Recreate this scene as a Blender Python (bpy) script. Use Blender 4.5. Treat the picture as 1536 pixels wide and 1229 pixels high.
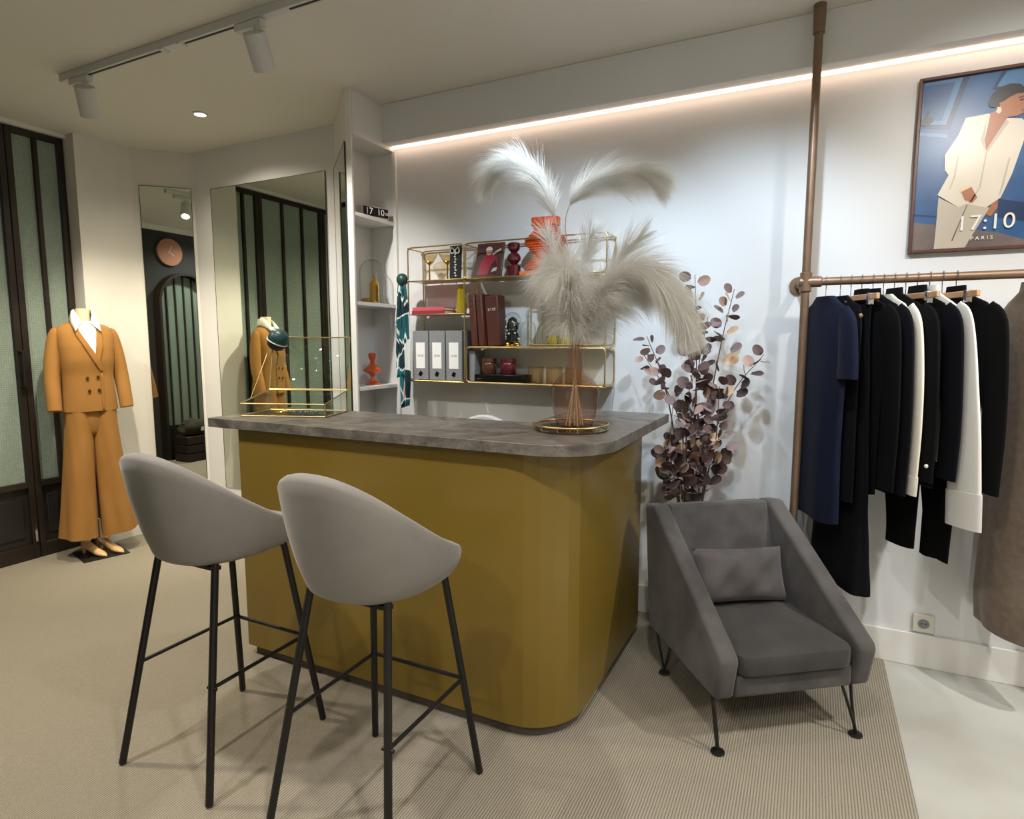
import bpy, bmesh, math, random
from mathutils import Vector, Matrix, noise as mnoise
random.seed(7)
PI = math.pi
S = bpy.context.scene
for o in list(bpy.data.objects): bpy.data.objects.remove(o)
COL = S.collection

# ------------------------------------------------------------------ camera
cam_d = bpy.data.cameras.new('camera'); cam = bpy.data.objects.new('camera', cam_d); COL.objects.link(cam)
cam.location = (0, 0, 1.40)
cam_d.sensor_fit = 'HORIZONTAL'; cam_d.sensor_width = 36; cam_d.lens = 36*910/1536
cam_d.clip_start = 0.02
_yaw, _p = math.radians(26.2), math.atan(102/910)
cam.rotation_euler = (PI/2-_p, 0, _yaw)
S.camera = cam

# ------------------------------------------------------------------ world, exposure
w = bpy.data.worlds.new('dusk'); S.world = w; w.use_nodes = True
w.node_tree.nodes['Background'].inputs[0].default_value = (0.30, 0.40, 0.46, 1)
w.node_tree.nodes['Background'].inputs[1].default_value = 0.6
S.view_settings.view_transform = 'Standard'; S.view_settings.look = 'None'
S.view_settings.gamma = 1; S.view_settings.use_curve_mapping = False
S.view_settings.exposure = 0.5
try: S.cycles.transparent_max_bounces = 24
except Exception: pass

def lamp(name, loc, target, watts, col, deg=90, blend=.6, radius=.04):
    d = bpy.data.lights.new(name, 'SPOT'); d.energy = watts; d.color = col
    d.spot_size = math.radians(deg); d.spot_blend = blend; d.shadow_soft_size = radius
    o = bpy.data.objects.new(name, d); COL.objects.link(o); o.location = loc
    v = Vector(target)-Vector(loc); o.rotation_euler = v.to_track_quat('-Z', 'Y').to_euler()
    return o
WARM = (1, .88, .68); NEUT = (1, .95, .88); COOL = (.72, .86, 1.0)
# track spots (their fixtures are built further down)
TRACK_Y = 1.89
SPOTS = [  # x, target, watts, colour, cone, blend
    (-3.30, (-4.15, 2.75, .70), 88, WARM, 75, .8),
    (-2.12, (-2.5, 3.0, 1.0), 60, NEUT, 85, .9),
    (-0.80, (-1.2, 3.0, 1.2), 42, COOL, 90, .9),
    (-0.20, (-0.30, 3.0, 1.45), 48, COOL, 80, .9),
    (0.55, (0.65, 3.0, 1.6), 34, NEUT, 100, .9),
    (1.40, (0.45, 2.6, 0.1), 88, (1, .98, .94), 85, .7),
]
DOWN = [(-3.29, 2.54, 48, WARM, 'beside the narrow mirror'), (-1.9, 0.75, 80, NEUT, 'above the bar stools, added out of frame as fill'), (-3.3, 0.9, 135, WARM, 'in front of the steel windows, added out of frame as fill'), (-0.2, 0.8, 80, NEUT, 'in front of the counter, added out of frame as fill'), (-1.0, -0.9, 90, NEUT, 'in the passage beside the charcoal wall, added out of frame as fill'), (0.9, -0.3, 74, NEUT, 'over the pale bare floor, added out of frame as fill'), (1.9, 1.0, 80, NEUT, 'beyond the clothes rail, added out of frame as fill')]  # only the first is in frame; the others are added for general fill light
CEIL = 2.73

# ------------------------------------------------------------------ materials
def lin(c):
    f = lambda v: (v/255/12.92) if v/255 <= .04045 else ((v/255+.055)/1.055)**2.4
    return tuple(f(v) for v in c)+(1,)
def M(name, rgb, rough=.5, metal=0, var=None, bump=None, sheen=0, trans=0, coat=0, spec=.5, emit=None, stretch=None):
    m = bpy.data.materials.new(name); m.use_nodes = True
    nt = m.node_tree; b = nt.nodes['Principled BSDF']
    b.inputs['Base Color'].default_value = lin(rgb); b.inputs['Roughness'].default_value = rough
    b.inputs['Metallic'].default_value = metal; b.inputs['Specular IOR Level'].default_value = spec
    if sheen: b.inputs['Sheen Weight'].default_value = sheen; b.inputs['Sheen Roughness'].default_value = .4
    if trans: b.inputs['Transmission Weight'].default_value = trans
    if coat: b.inputs['Coat Weight'].default_value = coat
    if emit: b.inputs['Emission Color'].default_value = lin(emit[0]); b.inputs['Emission Strength'].default_value = emit[1]
    if var or bump:
        tc = nt.nodes.new('ShaderNodeTexCoord'); mp = nt.nodes.new('ShaderNodeMapping')
        nt.links.new(tc.outputs['Object'], mp.inputs[0])
        if stretch: mp.inputs['Scale'].default_value = stretch
    if var:   # (scale, rgb2, detail)
        n = nt.nodes.new('ShaderNodeTexNoise'); n.inputs['Scale'].default_value = var[0]; n.inputs['Detail'].default_value = var[2] if len(var) > 2 else 4
        r = nt.nodes.new('ShaderNodeValToRGB'); r.color_ramp.elements[0].position = .35; r.color_ramp.elements[1].position = .65
        r.color_ramp.elements[0].color = lin(rgb); r.color_ramp.elements[1].color = lin(var[1])
        nt.links.new(mp.outputs[0], n.inputs[0]); nt.links.new(n.outputs[0], r.inputs[0]); nt.links.new(r.outputs[0], b.inputs['Base Color'])
    if bump:  # (scale, strength)
        n = nt.nodes.new('ShaderNodeTexNoise'); n.inputs['Scale'].default_value = bump[0]; n.inputs['Detail'].default_value = 5
        k = nt.nodes.new('ShaderNodeBump'); k.inputs['Strength'].default_value = bump[1]; k.inputs['Distance'].default_value = .01
        nt.links.new(mp.outputs[0], n.inputs[0]); nt.links.new(n.outputs[0], k.inputs['Height']); nt.links.new(k.outputs[0], b.inputs['Normal'])
    return m
def thin_glass(name, rgb, edge=None):
    m = bpy.data.materials.new(name); m.use_nodes = True; nt = m.node_tree; nt.nodes.clear()
    out = nt.nodes.new('ShaderNodeOutputMaterial'); t = nt.nodes.new('ShaderNodeBsdfTransparent'); g = nt.nodes.new('ShaderNodeBsdfGlossy')
    ec = nt.nodes.new('ShaderNodeMixRGB'); ec.inputs[1].default_value = lin(rgb); ec.inputs[2].default_value = lin(edge or tuple(v*.72 for v in rgb)); nt.links.new(ec.outputs[0], t.inputs[0]); g.inputs['Roughness'].default_value = .03
    lwt = nt.nodes.new('ShaderNodeLayerWeight'); lwt.inputs[0].default_value = .5
    pw_ = nt.nodes.new('ShaderNodeMath'); pw_.operation = 'POWER'; pw_.inputs[1].default_value = 4; nt.links.new(lwt.outputs['Facing'], pw_.inputs[0]); nt.links.new(pw_.outputs[0], ec.inputs[0])
    lw = nt.nodes.new('ShaderNodeMath'); lw.operation = 'MULTIPLY_ADD'; lw.inputs[1].default_value = .55; lw.inputs[2].default_value = .05; nt.links.new(pw_.outputs[0], lw.inputs[0])
    mx = nt.nodes.new('ShaderNodeMixShader')
    nt.links.new(lw.outputs[0], mx.inputs[0]); nt.links.new(t.outputs[0], mx.inputs[1]); nt.links.new(g.outputs[0], mx.inputs[2]); nt.links.new(mx.outputs[0], out.inputs[0])
    return m
def carpet_mat():
    m = M('carpet_sisal', (150, 141, 122), .95, spec=.15); nt = m.node_tree; b = nt.nodes['Principled BSDF']
    tc = nt.nodes.new('ShaderNodeTexCoord')
    wv = nt.nodes.new('ShaderNodeTexWave'); wv.bands_direction = 'X'; wv.inputs['Scale'].default_value = 36; wv.inputs['Distortion'].default_value = .35; wv.inputs['Detail Scale'].default_value = 3
    nz = nt.nodes.new('ShaderNodeTexNoise'); nz.inputs['Scale'].default_value = 220; nz.inputs['Detail'].default_value = 2
    n2 = nt.nodes.new('ShaderNodeTexNoise'); n2.inputs['Scale'].default_value = 2.5
    for n in (wv, nz, n2): nt.links.new(tc.outputs['Object'], n.inputs[0])
    r = nt.nodes.new('ShaderNodeValToRGB'); r.color_ramp.elements[0].color = lin((103, 97, 86)); r.color_ramp.elements[1].color = lin((158, 150, 134)); r.color_ramp.elements[0].position = .1; r.color_ramp.elements[1].position = .75
    a = nt.nodes.new('ShaderNodeMath'); a.operation = 'MULTIPLY_ADD'; a.inputs[1].default_value = .5; 
    nt.links.new(nz.outputs[0], a.inputs[0]); 
    a2 = nt.nodes.new('ShaderNodeMath'); a2.operation = 'MULTIPLY'; a2.inputs[1].default_value = .75
    nt.links.new(wv.outputs['Fac'], a2.inputs[0]); nt.links.new(a2.outputs[0], a.inputs[2])
    nt.links.new(a.outputs[0], r.inputs[0])
    nt.links.new(r.outputs[0], b.inputs['Base Color'])
    k = nt.nodes.new('ShaderNodeBump'); k.inputs['Strength'].default_value = .5; k.inputs['Distance'].default_value = .004
    nt.links.new(a.outputs[0], k.inputs['Height']); nt.links.new(k.outputs[0], b.inputs['Normal'])
    return m
def window_glass_mat():
    m = M('reeded_wired_glass', (150, 166, 154), .25, spec=.5); nt = m.node_tree; b = nt.nodes['Principled BSDF']
    b.inputs['Transmission Weight'].default_value = .08
    tc = nt.nodes.new('ShaderNodeTexCoord'); br = nt.nodes.new('ShaderNodeTexBrick'); br.offset = 0
    mp = nt.nodes.new('ShaderNodeMapping'); mp.inputs['Rotation'].default_value = (PI/2, 0, PI/2)
    sep = nt.nodes.new('ShaderNodeSeparateXYZ'); cmb = nt.nodes.new('ShaderNodeCombineXYZ')
    nt.links.new(tc.outputs['Object'], sep.inputs[0]); nt.links.new(sep.outputs['Y'], cmb.inputs['X']); nt.links.new(sep.outputs['Z'], cmb.inputs['Y'])
    nt.links.new(cmb.outputs[0], br.inputs['Vector'])
    br.inputs['Scale'].default_value = 1; br.inputs['Brick Width'].default_value = .013; br.inputs['Row Height'].default_value = .013; br.inputs['Mortar Size'].default_value = .0013; br.inputs['Mortar Smooth'].default_value = .8
    br.inputs['Color1'].default_value = lin((156, 172, 160)); br.inputs['Color2'].default_value = lin((146, 163, 153)); br.inputs['Mortar'].default_value = lin((122, 138, 128))
    nt.links.new(br.outputs['Color'], b.inputs['Base Color'])
    k = nt.nodes.new('ShaderNodeBump'); k.inputs['Strength'].default_value = .35; k.inputs['Distance'].default_value = .003; nt.links.new(br.outputs['Fac'], k.inputs['Height']); nt.links.new(k.outputs[0], b.inputs['Normal'])
    return m
def slab_mat():
    m = M('grey_stone_laminate', (112, 108, 103), .42); nt = m.node_tree; b = nt.nodes['Principled BSDF']
    tc = nt.nodes.new('ShaderNodeTexCoord'); n1 = nt.nodes.new('ShaderNodeTexNoise'); n1.inputs['Scale'].default_value = 7; n1.inputs['Detail'].default_value = 8; n1.inputs['Roughness'].default_value = .7; n1.inputs['Distortion'].default_value = 1.2
    v = nt.nodes.new('ShaderNodeTexNoise'); v.inputs['Scale'].default_value = 14; v.inputs['Detail'].default_value = 6; v.inputs['Distortion'].default_value = 3
    for n in (n1, v): nt.links.new(tc.outputs['Object'], n.inputs[0])
    r = nt.nodes.new('ShaderNodeValToRGB'); e = r.color_ramp.elements
    e[0].position = .36; e[0].color = lin((74, 70, 66)); e[1].position = .64; e[1].color = lin((134, 128, 120))
    r2 = nt.nodes.new('ShaderNodeValToRGB'); e2 = r2.color_ramp.elements; e2[0].position = .485; e2[0].color = (0, 0, 0, 1); e2[1].position = .515; e2[1].color = (0, 0, 0, 1)
    q = e2.new(.5); q.color = (1, 1, 1, 1)
    mx = nt.nodes.new('ShaderNodeMixRGB'); mx.inputs[2].default_value = lin((66, 62, 59))
    fm = nt.nodes.new('ShaderNodeMath'); fm.operation = 'MULTIPLY'; fm.inputs[1].default_value = .75
    nt.links.new(n1.outputs[0], r.inputs[0]); nt.links.new(v.outputs[0], r2.inputs[0]); nt.links.new(r2.outputs[0], fm.inputs[0]); nt.links.new(fm.outputs[0], mx.inputs[0]); nt.links.new(r.outputs[0], mx.inputs[1]); nt.links.new(mx.outputs[0], b.inputs['Base Color'])
    return m
def scarf_mat():
    m = M('printed_silk', (20, 100, 100), .4, sheen=.2); nt = m.node_tree; b = nt.nodes['Principled BSDF']
    tc = nt.nodes.new('ShaderNodeTexCoord'); mp = nt.nodes.new('ShaderNodeMapping'); mp.inputs['Scale'].default_value = (10, 10, 5); mp.inputs['Rotation'].default_value = (.3, .5, .2)
    v = nt.nodes.new('ShaderNodeTexVoronoi'); v.inputs['Scale'].default_value = 1.6
    v2 = nt.nodes.new('ShaderNodeTexVoronoi'); v2.feature = 'DISTANCE_TO_EDGE'; v2.inputs['Scale'].default_value = 1.6
    nt.links.new(tc.outputs['Object'], mp.inputs[0]); nt.links.new(mp.outputs[0], v.inputs[0]); nt.links.new(mp.outputs[0], v2.inputs[0])
    s = nt.nodes.new('ShaderNodeSeparateColor'); nt.links.new(v.outputs['Color'], s.inputs[0])
    r = nt.nodes.new('ShaderNodeValToRGB'); r.color_ramp.interpolation = 'CONSTANT'; e = r.color_ramp.elements
    e[0].position = 0; e[0].color = lin((14, 52, 60)); e[1].position = .2; e[1].color = lin((20, 112, 120))
    for p, c in ((.55, (214, 88, 52)), (.68, (14, 24, 30)), (.82, (16, 84, 94)), (.93, (220, 222, 216))): q = e.new(p); q.color = lin(c)
    nt.links.new(s.outputs[0], r.inputs[0])
    lt = nt.nodes.new('ShaderNodeMath'); lt.operation = 'LESS_THAN'; lt.inputs[1].default_value = .035; nt.links.new(v2.outputs['Distance'], lt.inputs[0])
    mx = nt.nodes.new('ShaderNodeMixRGB'); mx.inputs[2].default_value = lin((225, 228, 222)); nt.links.new(lt.outputs[0], mx.inputs[0]); nt.links.new(r.outputs[0], mx.inputs[1]); nt.links.new(mx.outputs[0], b.inputs['Base Color'])
    return m

def fibre_mat():
    m = bpy.data.materials.new('dried_pampas_fibre'); m.use_nodes = True; nt = m.node_tree; nt.nodes.clear()
    out = nt.nodes.new('ShaderNodeOutputMaterial'); d = nt.nodes.new('ShaderNodeBsdfDiffuse'); t = nt.nodes.new('ShaderNodeBsdfTranslucent'); mx = nt.nodes.new('ShaderNodeMixShader')
    d.inputs[0].default_value = lin((238, 237, 233)); t.inputs[0].default_value = lin((244, 243, 239)); mx.inputs[0].default_value = .5
    nt.links.new(d.outputs[0], mx.inputs[1]); nt.links.new(t.outputs[0], mx.inputs[2]); nt.links.new(mx.outputs[0], out.inputs[0]); return m
K = dict(
    wall=M('white_wall_paint', (222, 220, 214), .75, var=(3, (217, 215, 208)), bump=(90, .04)),
    wall_back=M('cool_white_wall_paint', (220, 221, 222), .7, bump=(90, .04)),
    ceiling=M('ceiling_paint', (222, 219, 209), .8, bump=(60, .05)),
    dark_wall=M('charcoal_wall_paint', (44, 46, 48), .7),
    trim=M('white_trim_paint', (226, 225, 221), .5),
    floor=M('pale_polished_concrete', (192, 193, 187), .45, var=(2.2, (172, 170, 161), 7), bump=(25, .06)),
    carpet=carpet_mat(), wglass=window_glass_mat(), slab=slab_mat(), scarf=scarf_mat(),
    steel=M('dark_bronze_steel', (52, 44, 37), .45, .3, var=(6, (40, 33, 28))),
    kick=M('black_steel_panel', (38, 36, 34), .35, .2),
    mirror=M('mirror_silver', (226, 232, 222), .0, 1),
    mustard=M('mustard_lacquer', (124, 102, 38), .34, coat=.1, var=(2, (119, 97, 35))),
    plinth=M('grey_plinth', (84, 78, 70), .6),
    velvet=M('light_grey_velvet', (142, 138, 133), .9, sheen=.25, var=(5, (134, 130, 125)), bump=(300, .08), spec=.2),
    black_metal=M('black_powder_coat', (16, 15, 15), .42),
    chair=M('charcoal_chenille', (90, 87, 85), .95, sheen=.25, var=(7, (70, 67, 66), 6), bump=(240, .15), spec=.15),
    chair2=M('charcoal_cushion_cloth', (70, 68, 66), .95, sheen=.15, var=(9, (61, 59, 58), 5), bump=(260, .12), spec=.15),
    pillow=M('mauve_grey_velvet', (90, 85, 84), .85, sheen=.35, var=(6, (74, 69, 69), 6), bump=(160, .12), spec=.2),
    brass=M('brushed_brass', (204, 182, 130), .32, 1),
    gold=M('polished_gold', (214, 170, 70), .18, 1),
    bronze=M('antique_bronze_tube', (136, 112, 92), .42, .5, var=(8, (122, 98, 78))),
    white_plastic=M('white_powder_coat', (205, 206, 203), .5),
    lens=M('lit_lamp_lens', (255, 244, 220), .3, emit=((255, 240, 214), 12)),
    led=M('led_strip_light', (255, 236, 214), .5, emit=((255, 220, 194), 3)),
    black=M('black_print', (14, 14, 15), .6), white=M('white_print', (236, 236, 232), .6),
    glass=thin_glass('clear_glass', (250, 252, 251)), box_glass=thin_glass('faint_green_glass', (250, 253, 251)),
    pink_glass=thin_glass('rose_glass', (246, 230, 222), (140, 92, 78)), amber_glass=thin_glass('straw_tinted_glass', (247, 240, 224)),
    suit=M('camel_suiting', (160, 116, 62), .85, sheen=.03, var=(4, (153, 109, 56)), bump=(400, .05), spec=.2),
    shirt=M('white_shirt_cotton', (240, 238, 230), .8), skin=M('mannequin_cream_linen', (226, 208, 172), .7),
    shoe=M('nude_patent_leather', (222, 182, 130), .3), button=M('tortoiseshell_button', (70, 42, 22), .2),
    navy=M('navy_jersey', (13, 19, 42), .85, sheen=.05, var=(5, (10, 15, 35)), spec=.2), black_cloth=M('black_wool', (8, 8, 10), .9, var=(6, (11, 11, 13)), spec=.15),
    ink=M('midnight_wool', (10, 11, 18), .9, sheen=.03, spec=.15), cream=M('ivory_crepe', (226, 220, 206), .85), white_cloth=M('white_cotton_drill', (230, 229, 225), .85, bump=(60, .05)),
    taupe=M('taupe_wool', (124, 110, 96), .95, sheen=.3, var=(40, (112, 98, 86)), bump=(200, .1)),
    wood=M('beech_hanger_wood', (190, 152, 116), .45, var=(14, (172, 132, 98)), stretch=(1, 6, 1)),
    chrome=M('chrome_wire', (190, 190, 192), .2, 1),
    pampas=fibre_mat(), stem=M('dried_stem', (186, 166, 134), .7),
    orange=M('burnt_orange_ceramic', (206, 82, 30), .35), orange2=M('glossy_orange_glass', (200, 84, 30), .15, coat=.5), tray_o=M('bright_orange_lacquer', (224, 110, 34), .4),
    burg=M('burgundy_glass', (84, 16, 30), .12, coat=.6), yellow=M('chartreuse_glass', (170, 146, 16), .15, coat=.5), teal=M('dark_teal_ceramic', (22, 62, 62), .4),
    brown=M('russet_leather', (84, 42, 31), .5, bump=(120, .1)), red=M('red_bookcloth', (140, 40, 50), .7), pinkb=M('rose_bookcloth', (190, 84, 98), .7), page=M('book_pages', (226, 218, 198), .9),
    grey_card=M('grey_linen_card', (134, 135, 137), .8, var=(60, (126, 127, 129))), black_gloss=M('black_gloss_plastic', (12, 12, 13), .25),
    candle_b=M('brown_candle_glass', (86, 50, 34), .2, coat=.5), candle_r=M('red_candle_glass', (92, 22, 30), .2, coat=.5),
    copper=M('copper_clock_face', (176, 122, 96), .45, .15), espresso=M('espresso_wood', (34, 22, 18), .5),
    frame_w=M('walnut_frame', (92, 54, 42), .4, var=(20, (78, 44, 36))),
    pot=M('anthracite_pot', (52, 50, 50), .6), branch=M('eucalyptus_twig', (104, 78, 62), .8),
    socket=M('socket_plastic', (214, 210, 200), .4), pearl=M('pearl_bead', (232, 228, 222), .2),
)

# ------------------------------------------------------------------ mesh building
class MB:
    def __init__(s): s.v = []; s.f = []
    def add(s, vs, fs):
        b = len(s.v); s.v += [tuple(q) for q in vs]; s.f += [tuple(b+i for i in f) for f in fs]; return s
    def box(s, c, d, rz=0, ry=0, rx=0):
        m = Matrix.Rotation(rz, 3, 'Z') @ Matrix.Rotation(ry, 3, 'Y') @ Matrix.Rotation(rx, 3, 'X')
        vs = [m @ Vector((x*d[0]/2, y*d[1]/2, z*d[2]/2))+Vector(c) for x in (-1, 1) for y in (-1, 1) for z in (-1, 1)]
        return s.add(vs, [(0, 1, 3, 2), (4, 6, 7, 5), (0, 4, 5, 1), (2, 3, 7, 6), (0, 2, 6, 4), (1, 5, 7, 3)])
    def bb(s, x0, x1, y0, y1, z0, z1): return s.box(((x0+x1)/2, (y0+y1)/2, (z0+z1)/2), (x1-x0, y1-y0, z1-z0))
    def prism(s, poly, z0, z1, fn=None):
        fn = fn or (lambda a, b, c: (a, b, c)); n = len(poly)
        vs = [fn(a, b, z0) for a, b in poly]+[fn(a, b, z1) for a, b in poly]
        fs = [tuple(range(n-1, -1, -1)), tuple(range(n, 2*n))]+[(i, (i+1) % n, n+(i+1) % n, n+i) for i in range(n)]
        return s.add(vs, fs)
    def loft(s, rings, c0=True, c1=True, closed=True):
        n = len(rings[0]); vs = [p for r in rings for p in r]; fs = []
        for i in range(len(rings)-1):
            for j in range(n if closed else n-1):
                k = (j+1) % n; fs.append((i*n+j, i*n+k, (i+1)*n+k, (i+1)*n+j))
        if c0: fs.append(tuple(range(n-1, -1, -1)))
        if c1: fs.append(tuple((len(rings)-1)*n+j for j in range(n)))
        return s.add(vs, fs)
    def tube(s, pts, r, n=8, closed=False, flat=1, cap=True):
        P = [Vector(p) for p in pts]; m = len(P); rs = r if isinstance(r, (list, tuple)) else [r]*m; rings = []; up = None
        for i in range(m):
            a = P[(i-1) % m] if (closed or i > 0) else P[i]; b = P[(i+1) % m] if (closed or i < m-1) else P[i]
            t = (b-a).normalized()
            if up is None: up = Vector((0, 0, 1)) if abs(t.z) < .9 else Vector((1, 0, 0))
            u = t.cross(up).normalized(); v = u.cross(t).normalized(); up = v
            rings.append([P[i]+(u*math.cos(2*PI*k/n)+v*math.sin(2*PI*k/n)*flat)*rs[i] for k in range(n)])
        if closed: rings.append(rings[0])
        return s.loft(rings, cap and not closed, cap and not closed)
    def lathe(s, prof, n=24, c=(0, 0, 0), fn=None):
        rings = [[(c[0]+r*math.cos(2*PI*k/n)*(fn(k/n) if fn else 1), c[1]+r*math.sin(2*PI*k/n)*(fn(k/n) if fn else 1), c[2]+z) for k in range(n)] for r, z in prof]
        return s.loft(rings, True, True)
    def ball(s, c, r, n=10, m=6, sc=(1, 1, 1)):
        rings = [[(c[0]+r*sc[0]*math.sin(PI*i/m)*math.cos(2*PI*k/n), c[1]+r*sc[1]*math.sin(PI*i/m)*math.sin(2*PI*k/n), c[2]-r*sc[2]*math.cos(PI*i/m)) for k in range(n)] for i in range(1, m)]
        return s.loft(rings, True, True)
    def build(s, name, mat, parent=None, smooth=30, bevel=0, seg=2, sub=0, solid=0, data=None):
        if not isinstance(mat, bpy.types.Material): mat = K[mat]
        me = bpy.data.meshes.new(name); me.from_pydata(s.v, [], s.f); me.update()
        bm = bmesh.new(); bm.from_mesh(me); bmesh.ops.recalc_face_normals(bm, faces=bm.faces); bm.to_mesh(me); bm.free()
        me.materials.append(mat)
        if smooth:
            me.shade_smooth(); me.set_sharp_from_angle(angle=math.radians(smooth))
        o = bpy.data.objects.new(name, me); COL.objects.link(o)
        if solid: q = o.modifiers.new('thick', 'SOLIDIFY'); q.thickness = solid; q.offset = 0
        if bevel: q = o.modifiers.new('bevel', 'BEVEL'); q.width = bevel; q.segments = seg; q.limit_method = 'ANGLE'; q.angle_limit = math.radians(35)
        if sub: q = o.modifiers.new('sub', 'SUBSURF'); q.levels = sub; q.render_levels = sub
        if parent: o.parent = parent
        return o
def tag(o, label, cat, group=None):
    o['label'] = label; o['category'] = cat
    if group: o['group'] = group
    return o
def thing(name, label, cat, loc=(0, 0, 0), rz=0, group=None):
    o = bpy.data.objects.new(name, None); COL.objects.link(o); o.location = loc; o.rotation_euler = (0, 0, rz); o.empty_display_size = .05
    return tag(o, label, cat, group)
def struct(o): o['kind'] = 'structure'; return o
def sempty(name, loc=(0, 0, 0)):
    o = bpy.data.objects.new(name, None); COL.objects.link(o); o.location = loc; return struct(o)
def copy_tree(o, parent=None):
    c = o.copy(); COL.objects.link(c); c.parent = parent
    for ch in list(o.children): copy_tree(ch, c)
    return c
def text(name, s, size, mat, parent, mtx, ext=.0006, align='CENTER', space=1):
    cu = bpy.data.curves.new(name, 'FONT'); cu.body = s; cu.size = size; cu.extrude = ext; cu.align_x = align; cu.align_y = 'CENTER'; cu.space_character = space
    t = bpy.data.objects.new(name+'_c', cu); COL.objects.link(t); bpy.context.view_layer.update()
    me = bpy.data.meshes.new_from_object(t); bpy.data.objects.remove(t); me.name = name
    me.transform(mtx); me.materials.clear(); me.materials.append(K[mat])
    o = bpy.data.objects.new(name, me); COL.objects.link(o); o.parent = parent; return o
FACE_Y = Matrix.Rotation(PI/2, 4, 'X')          # text plane facing -Y
def cat(pts, n=6, closed=False):
    P = [Vector(p) for p in pts]; out = []; m = len(P)
    for i in range(m if closed else m-1):
        if closed: a, b, c, d = P[i-1], P[i], P[(i+1) % m], P[(i+2) % m]
        else: b, c = P[i], P[i+1]; a = P[i-1] if i else b*2-c; d = P[i+2] if i+2 < m else c*2-b
        for k in range(n):
            t = k/n; out.append(.5*((2*b)+(c-a)*t+(2*a-5*b+4*c-d)*t*t+(3*b-a-3*c+d)*t**3))
    if not closed: out.append(P[-1])
    return out
def lerp(a, b, t): return a+(b-a)*t
def interp(tab, z):
    if z <= tab[0][0]: return tab[0][1:]
    for a, b in zip(tab, tab[1:]):
        if z <= b[0]:
            t = (z-a[0])/(b[0]-a[0]); t = t*t*(3-2*t)*.5+t*.5
            return tuple(lerp(p, q, t) for p, q in zip(a[1:], b[1:]))
    return tab[-1][1:]

# ================================================================== THE ROOM
WY = 3.02
struct(MB().bb(-4.8, 2.7, -2.7, 3.3, -.1, 0).build('floor', 'floor'))
struct(MB().bb(-4.8, 2.7, -2.7, 3.3, CEIL, CEIL+.1).build('ceiling', 'ceiling'))
struct(MB().bb(-4.05, 2.7, WY, 3.2, 0, CEIL).build('wall_back', 'wall_back'))
struct(MB().bb(2.6, 2.7, -2.7, 3.02, 0, CEIL).build('wall_right', 'wall'))
struct(MB().bb(-1.5, 2.6, -2.7, -2.6, 0, CEIL).build('wall_front', 'wall'))
ARC = [(-4.32, 2.40), (-4.32, 2.60), (-4.316, 2.66), (-4.306, 2.71), (-4.29, 2.745), (-4.8, 2.745), (-4.8, 2.40)]
struct(MB().prism(ARC, 0, CEIL).build('wall_left', 'wall', smooth=25))
struct(MB().prism([(-4.29, 2.745), (-4.26, 2.78), (-4.02, 3.02), (-4.02, 3.2), (-4.8, 3.2), (-4.8, 2.745)], 0, CEIL).build('wall_angled', 'wall', smooth=25))
dw = struct(MB().bb(-4.6, -1.5, .08, .2, 0, CEIL).build('wall_inner', 'dark_wall'))
struct(MB().bb(-1.5, -1.4, -2.7, .2, 0, CEIL).build('wall_passage', 'wall'))
struct(MB().bb(-4.6, -1.5, .2, .235, CEIL-.06, CEIL-.001).build('trim_3', 'trim'))
struct(MB().bb(-2.25, 2.6, 2.90, WY, 2.52, CEIL-.0005).build('trim_1', 'wall_back', bevel=.003))
struct(MB().bb(-2.22, 2.6, 3.005, WY-.0005, 0, .147).build('baseboard_back', 'trim', bevel=.003))
led = MB().bb(-2.24, 2.55, 2.975, 3.0, 2.512, 2.5195).build('led_strip', 'led'); tag(led, 'glowing warm LED strip under the ceiling bulkhead', 'light strip')

c = MB().bb(-4.44, .35, -2.55, 3.0, .0005, .006).build('ribbed_carpet', 'carpet'); tag(c, 'beige ribbed sisal carpet covering the floor', 'carpet')
FZ = .0065

# ---- steel window wall on the left
def leaf(name, ys, y0, y1, z1=2.705, handle=None):
    r = sempty(name, (-4.46, 0, 0))
    f = MB(); f.bb(-.03, .03, y0, y0+.035, FZ, z1); f.bb(-.03, .03, y1-.035, y1, FZ, z1); f.bb(-.03, .03, y0+.035, y1-.035, z1-.04, z1); f.bb(-.03, .03, y0+.035, y1-.035, .47, .51); f.bb(-.03, .03, y0+.035, y1-.035, FZ, .10)
    f.build('frame', 'steel', r, bevel=.003)
    for y in ys[1:-1]: MB().bb(-.025, .028, y-.013, y+.013, .51, z1-.04).build('mullion', 'steel', r, bevel=.003)
    for a, b in zip(ys, ys[1:]): MB().bb(-.006, .006, a+.004, b-.004, .505, z1-.035).build('pane', 'wglass', r)
    for a, b in zip(ys, ys[1:]):
        k = MB().bb(-.015, .005, a, b, .10, .47).build('kick_panel', 'kick', r)
        if b-a > .1: MB().bb(.005, .014, a+.03, b-.03, .15, .41).build('raised_field', 'kick', k, bevel=.006)
    if handle is not None:
        MB().tube([(.03, handle, 1.12), (.07, handle, 1.12), (.07, handle, 1.34), (.03, handle, 1.34)], .009, 8).build('handle', 'black_metal', r)
        MB().bb(.031, .045, handle-.006, handle+.006, .12, .28).build('bolt', 'chrome', r)
    return r
leaf('window_1', [2.11, 2.235, 2.363], 2.075, 2.398)
leaf('door_1', [1.335, 1.56, 1.80, 2.035], 1.30, 2.07, handle=2.05)
leaf('door_2', [.56, .795, 1.03, 1.26], .525, 1.295)
struct(MB().bb(-4.52, -4.40, .2, 2.40, 2.706, CEIL-.0005).build('trim_2', 'trim'))
struct(MB().bb(-4.60, -4.42, .2, .52, 0, 2.70).build('wall_corner', 'wall'))

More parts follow.
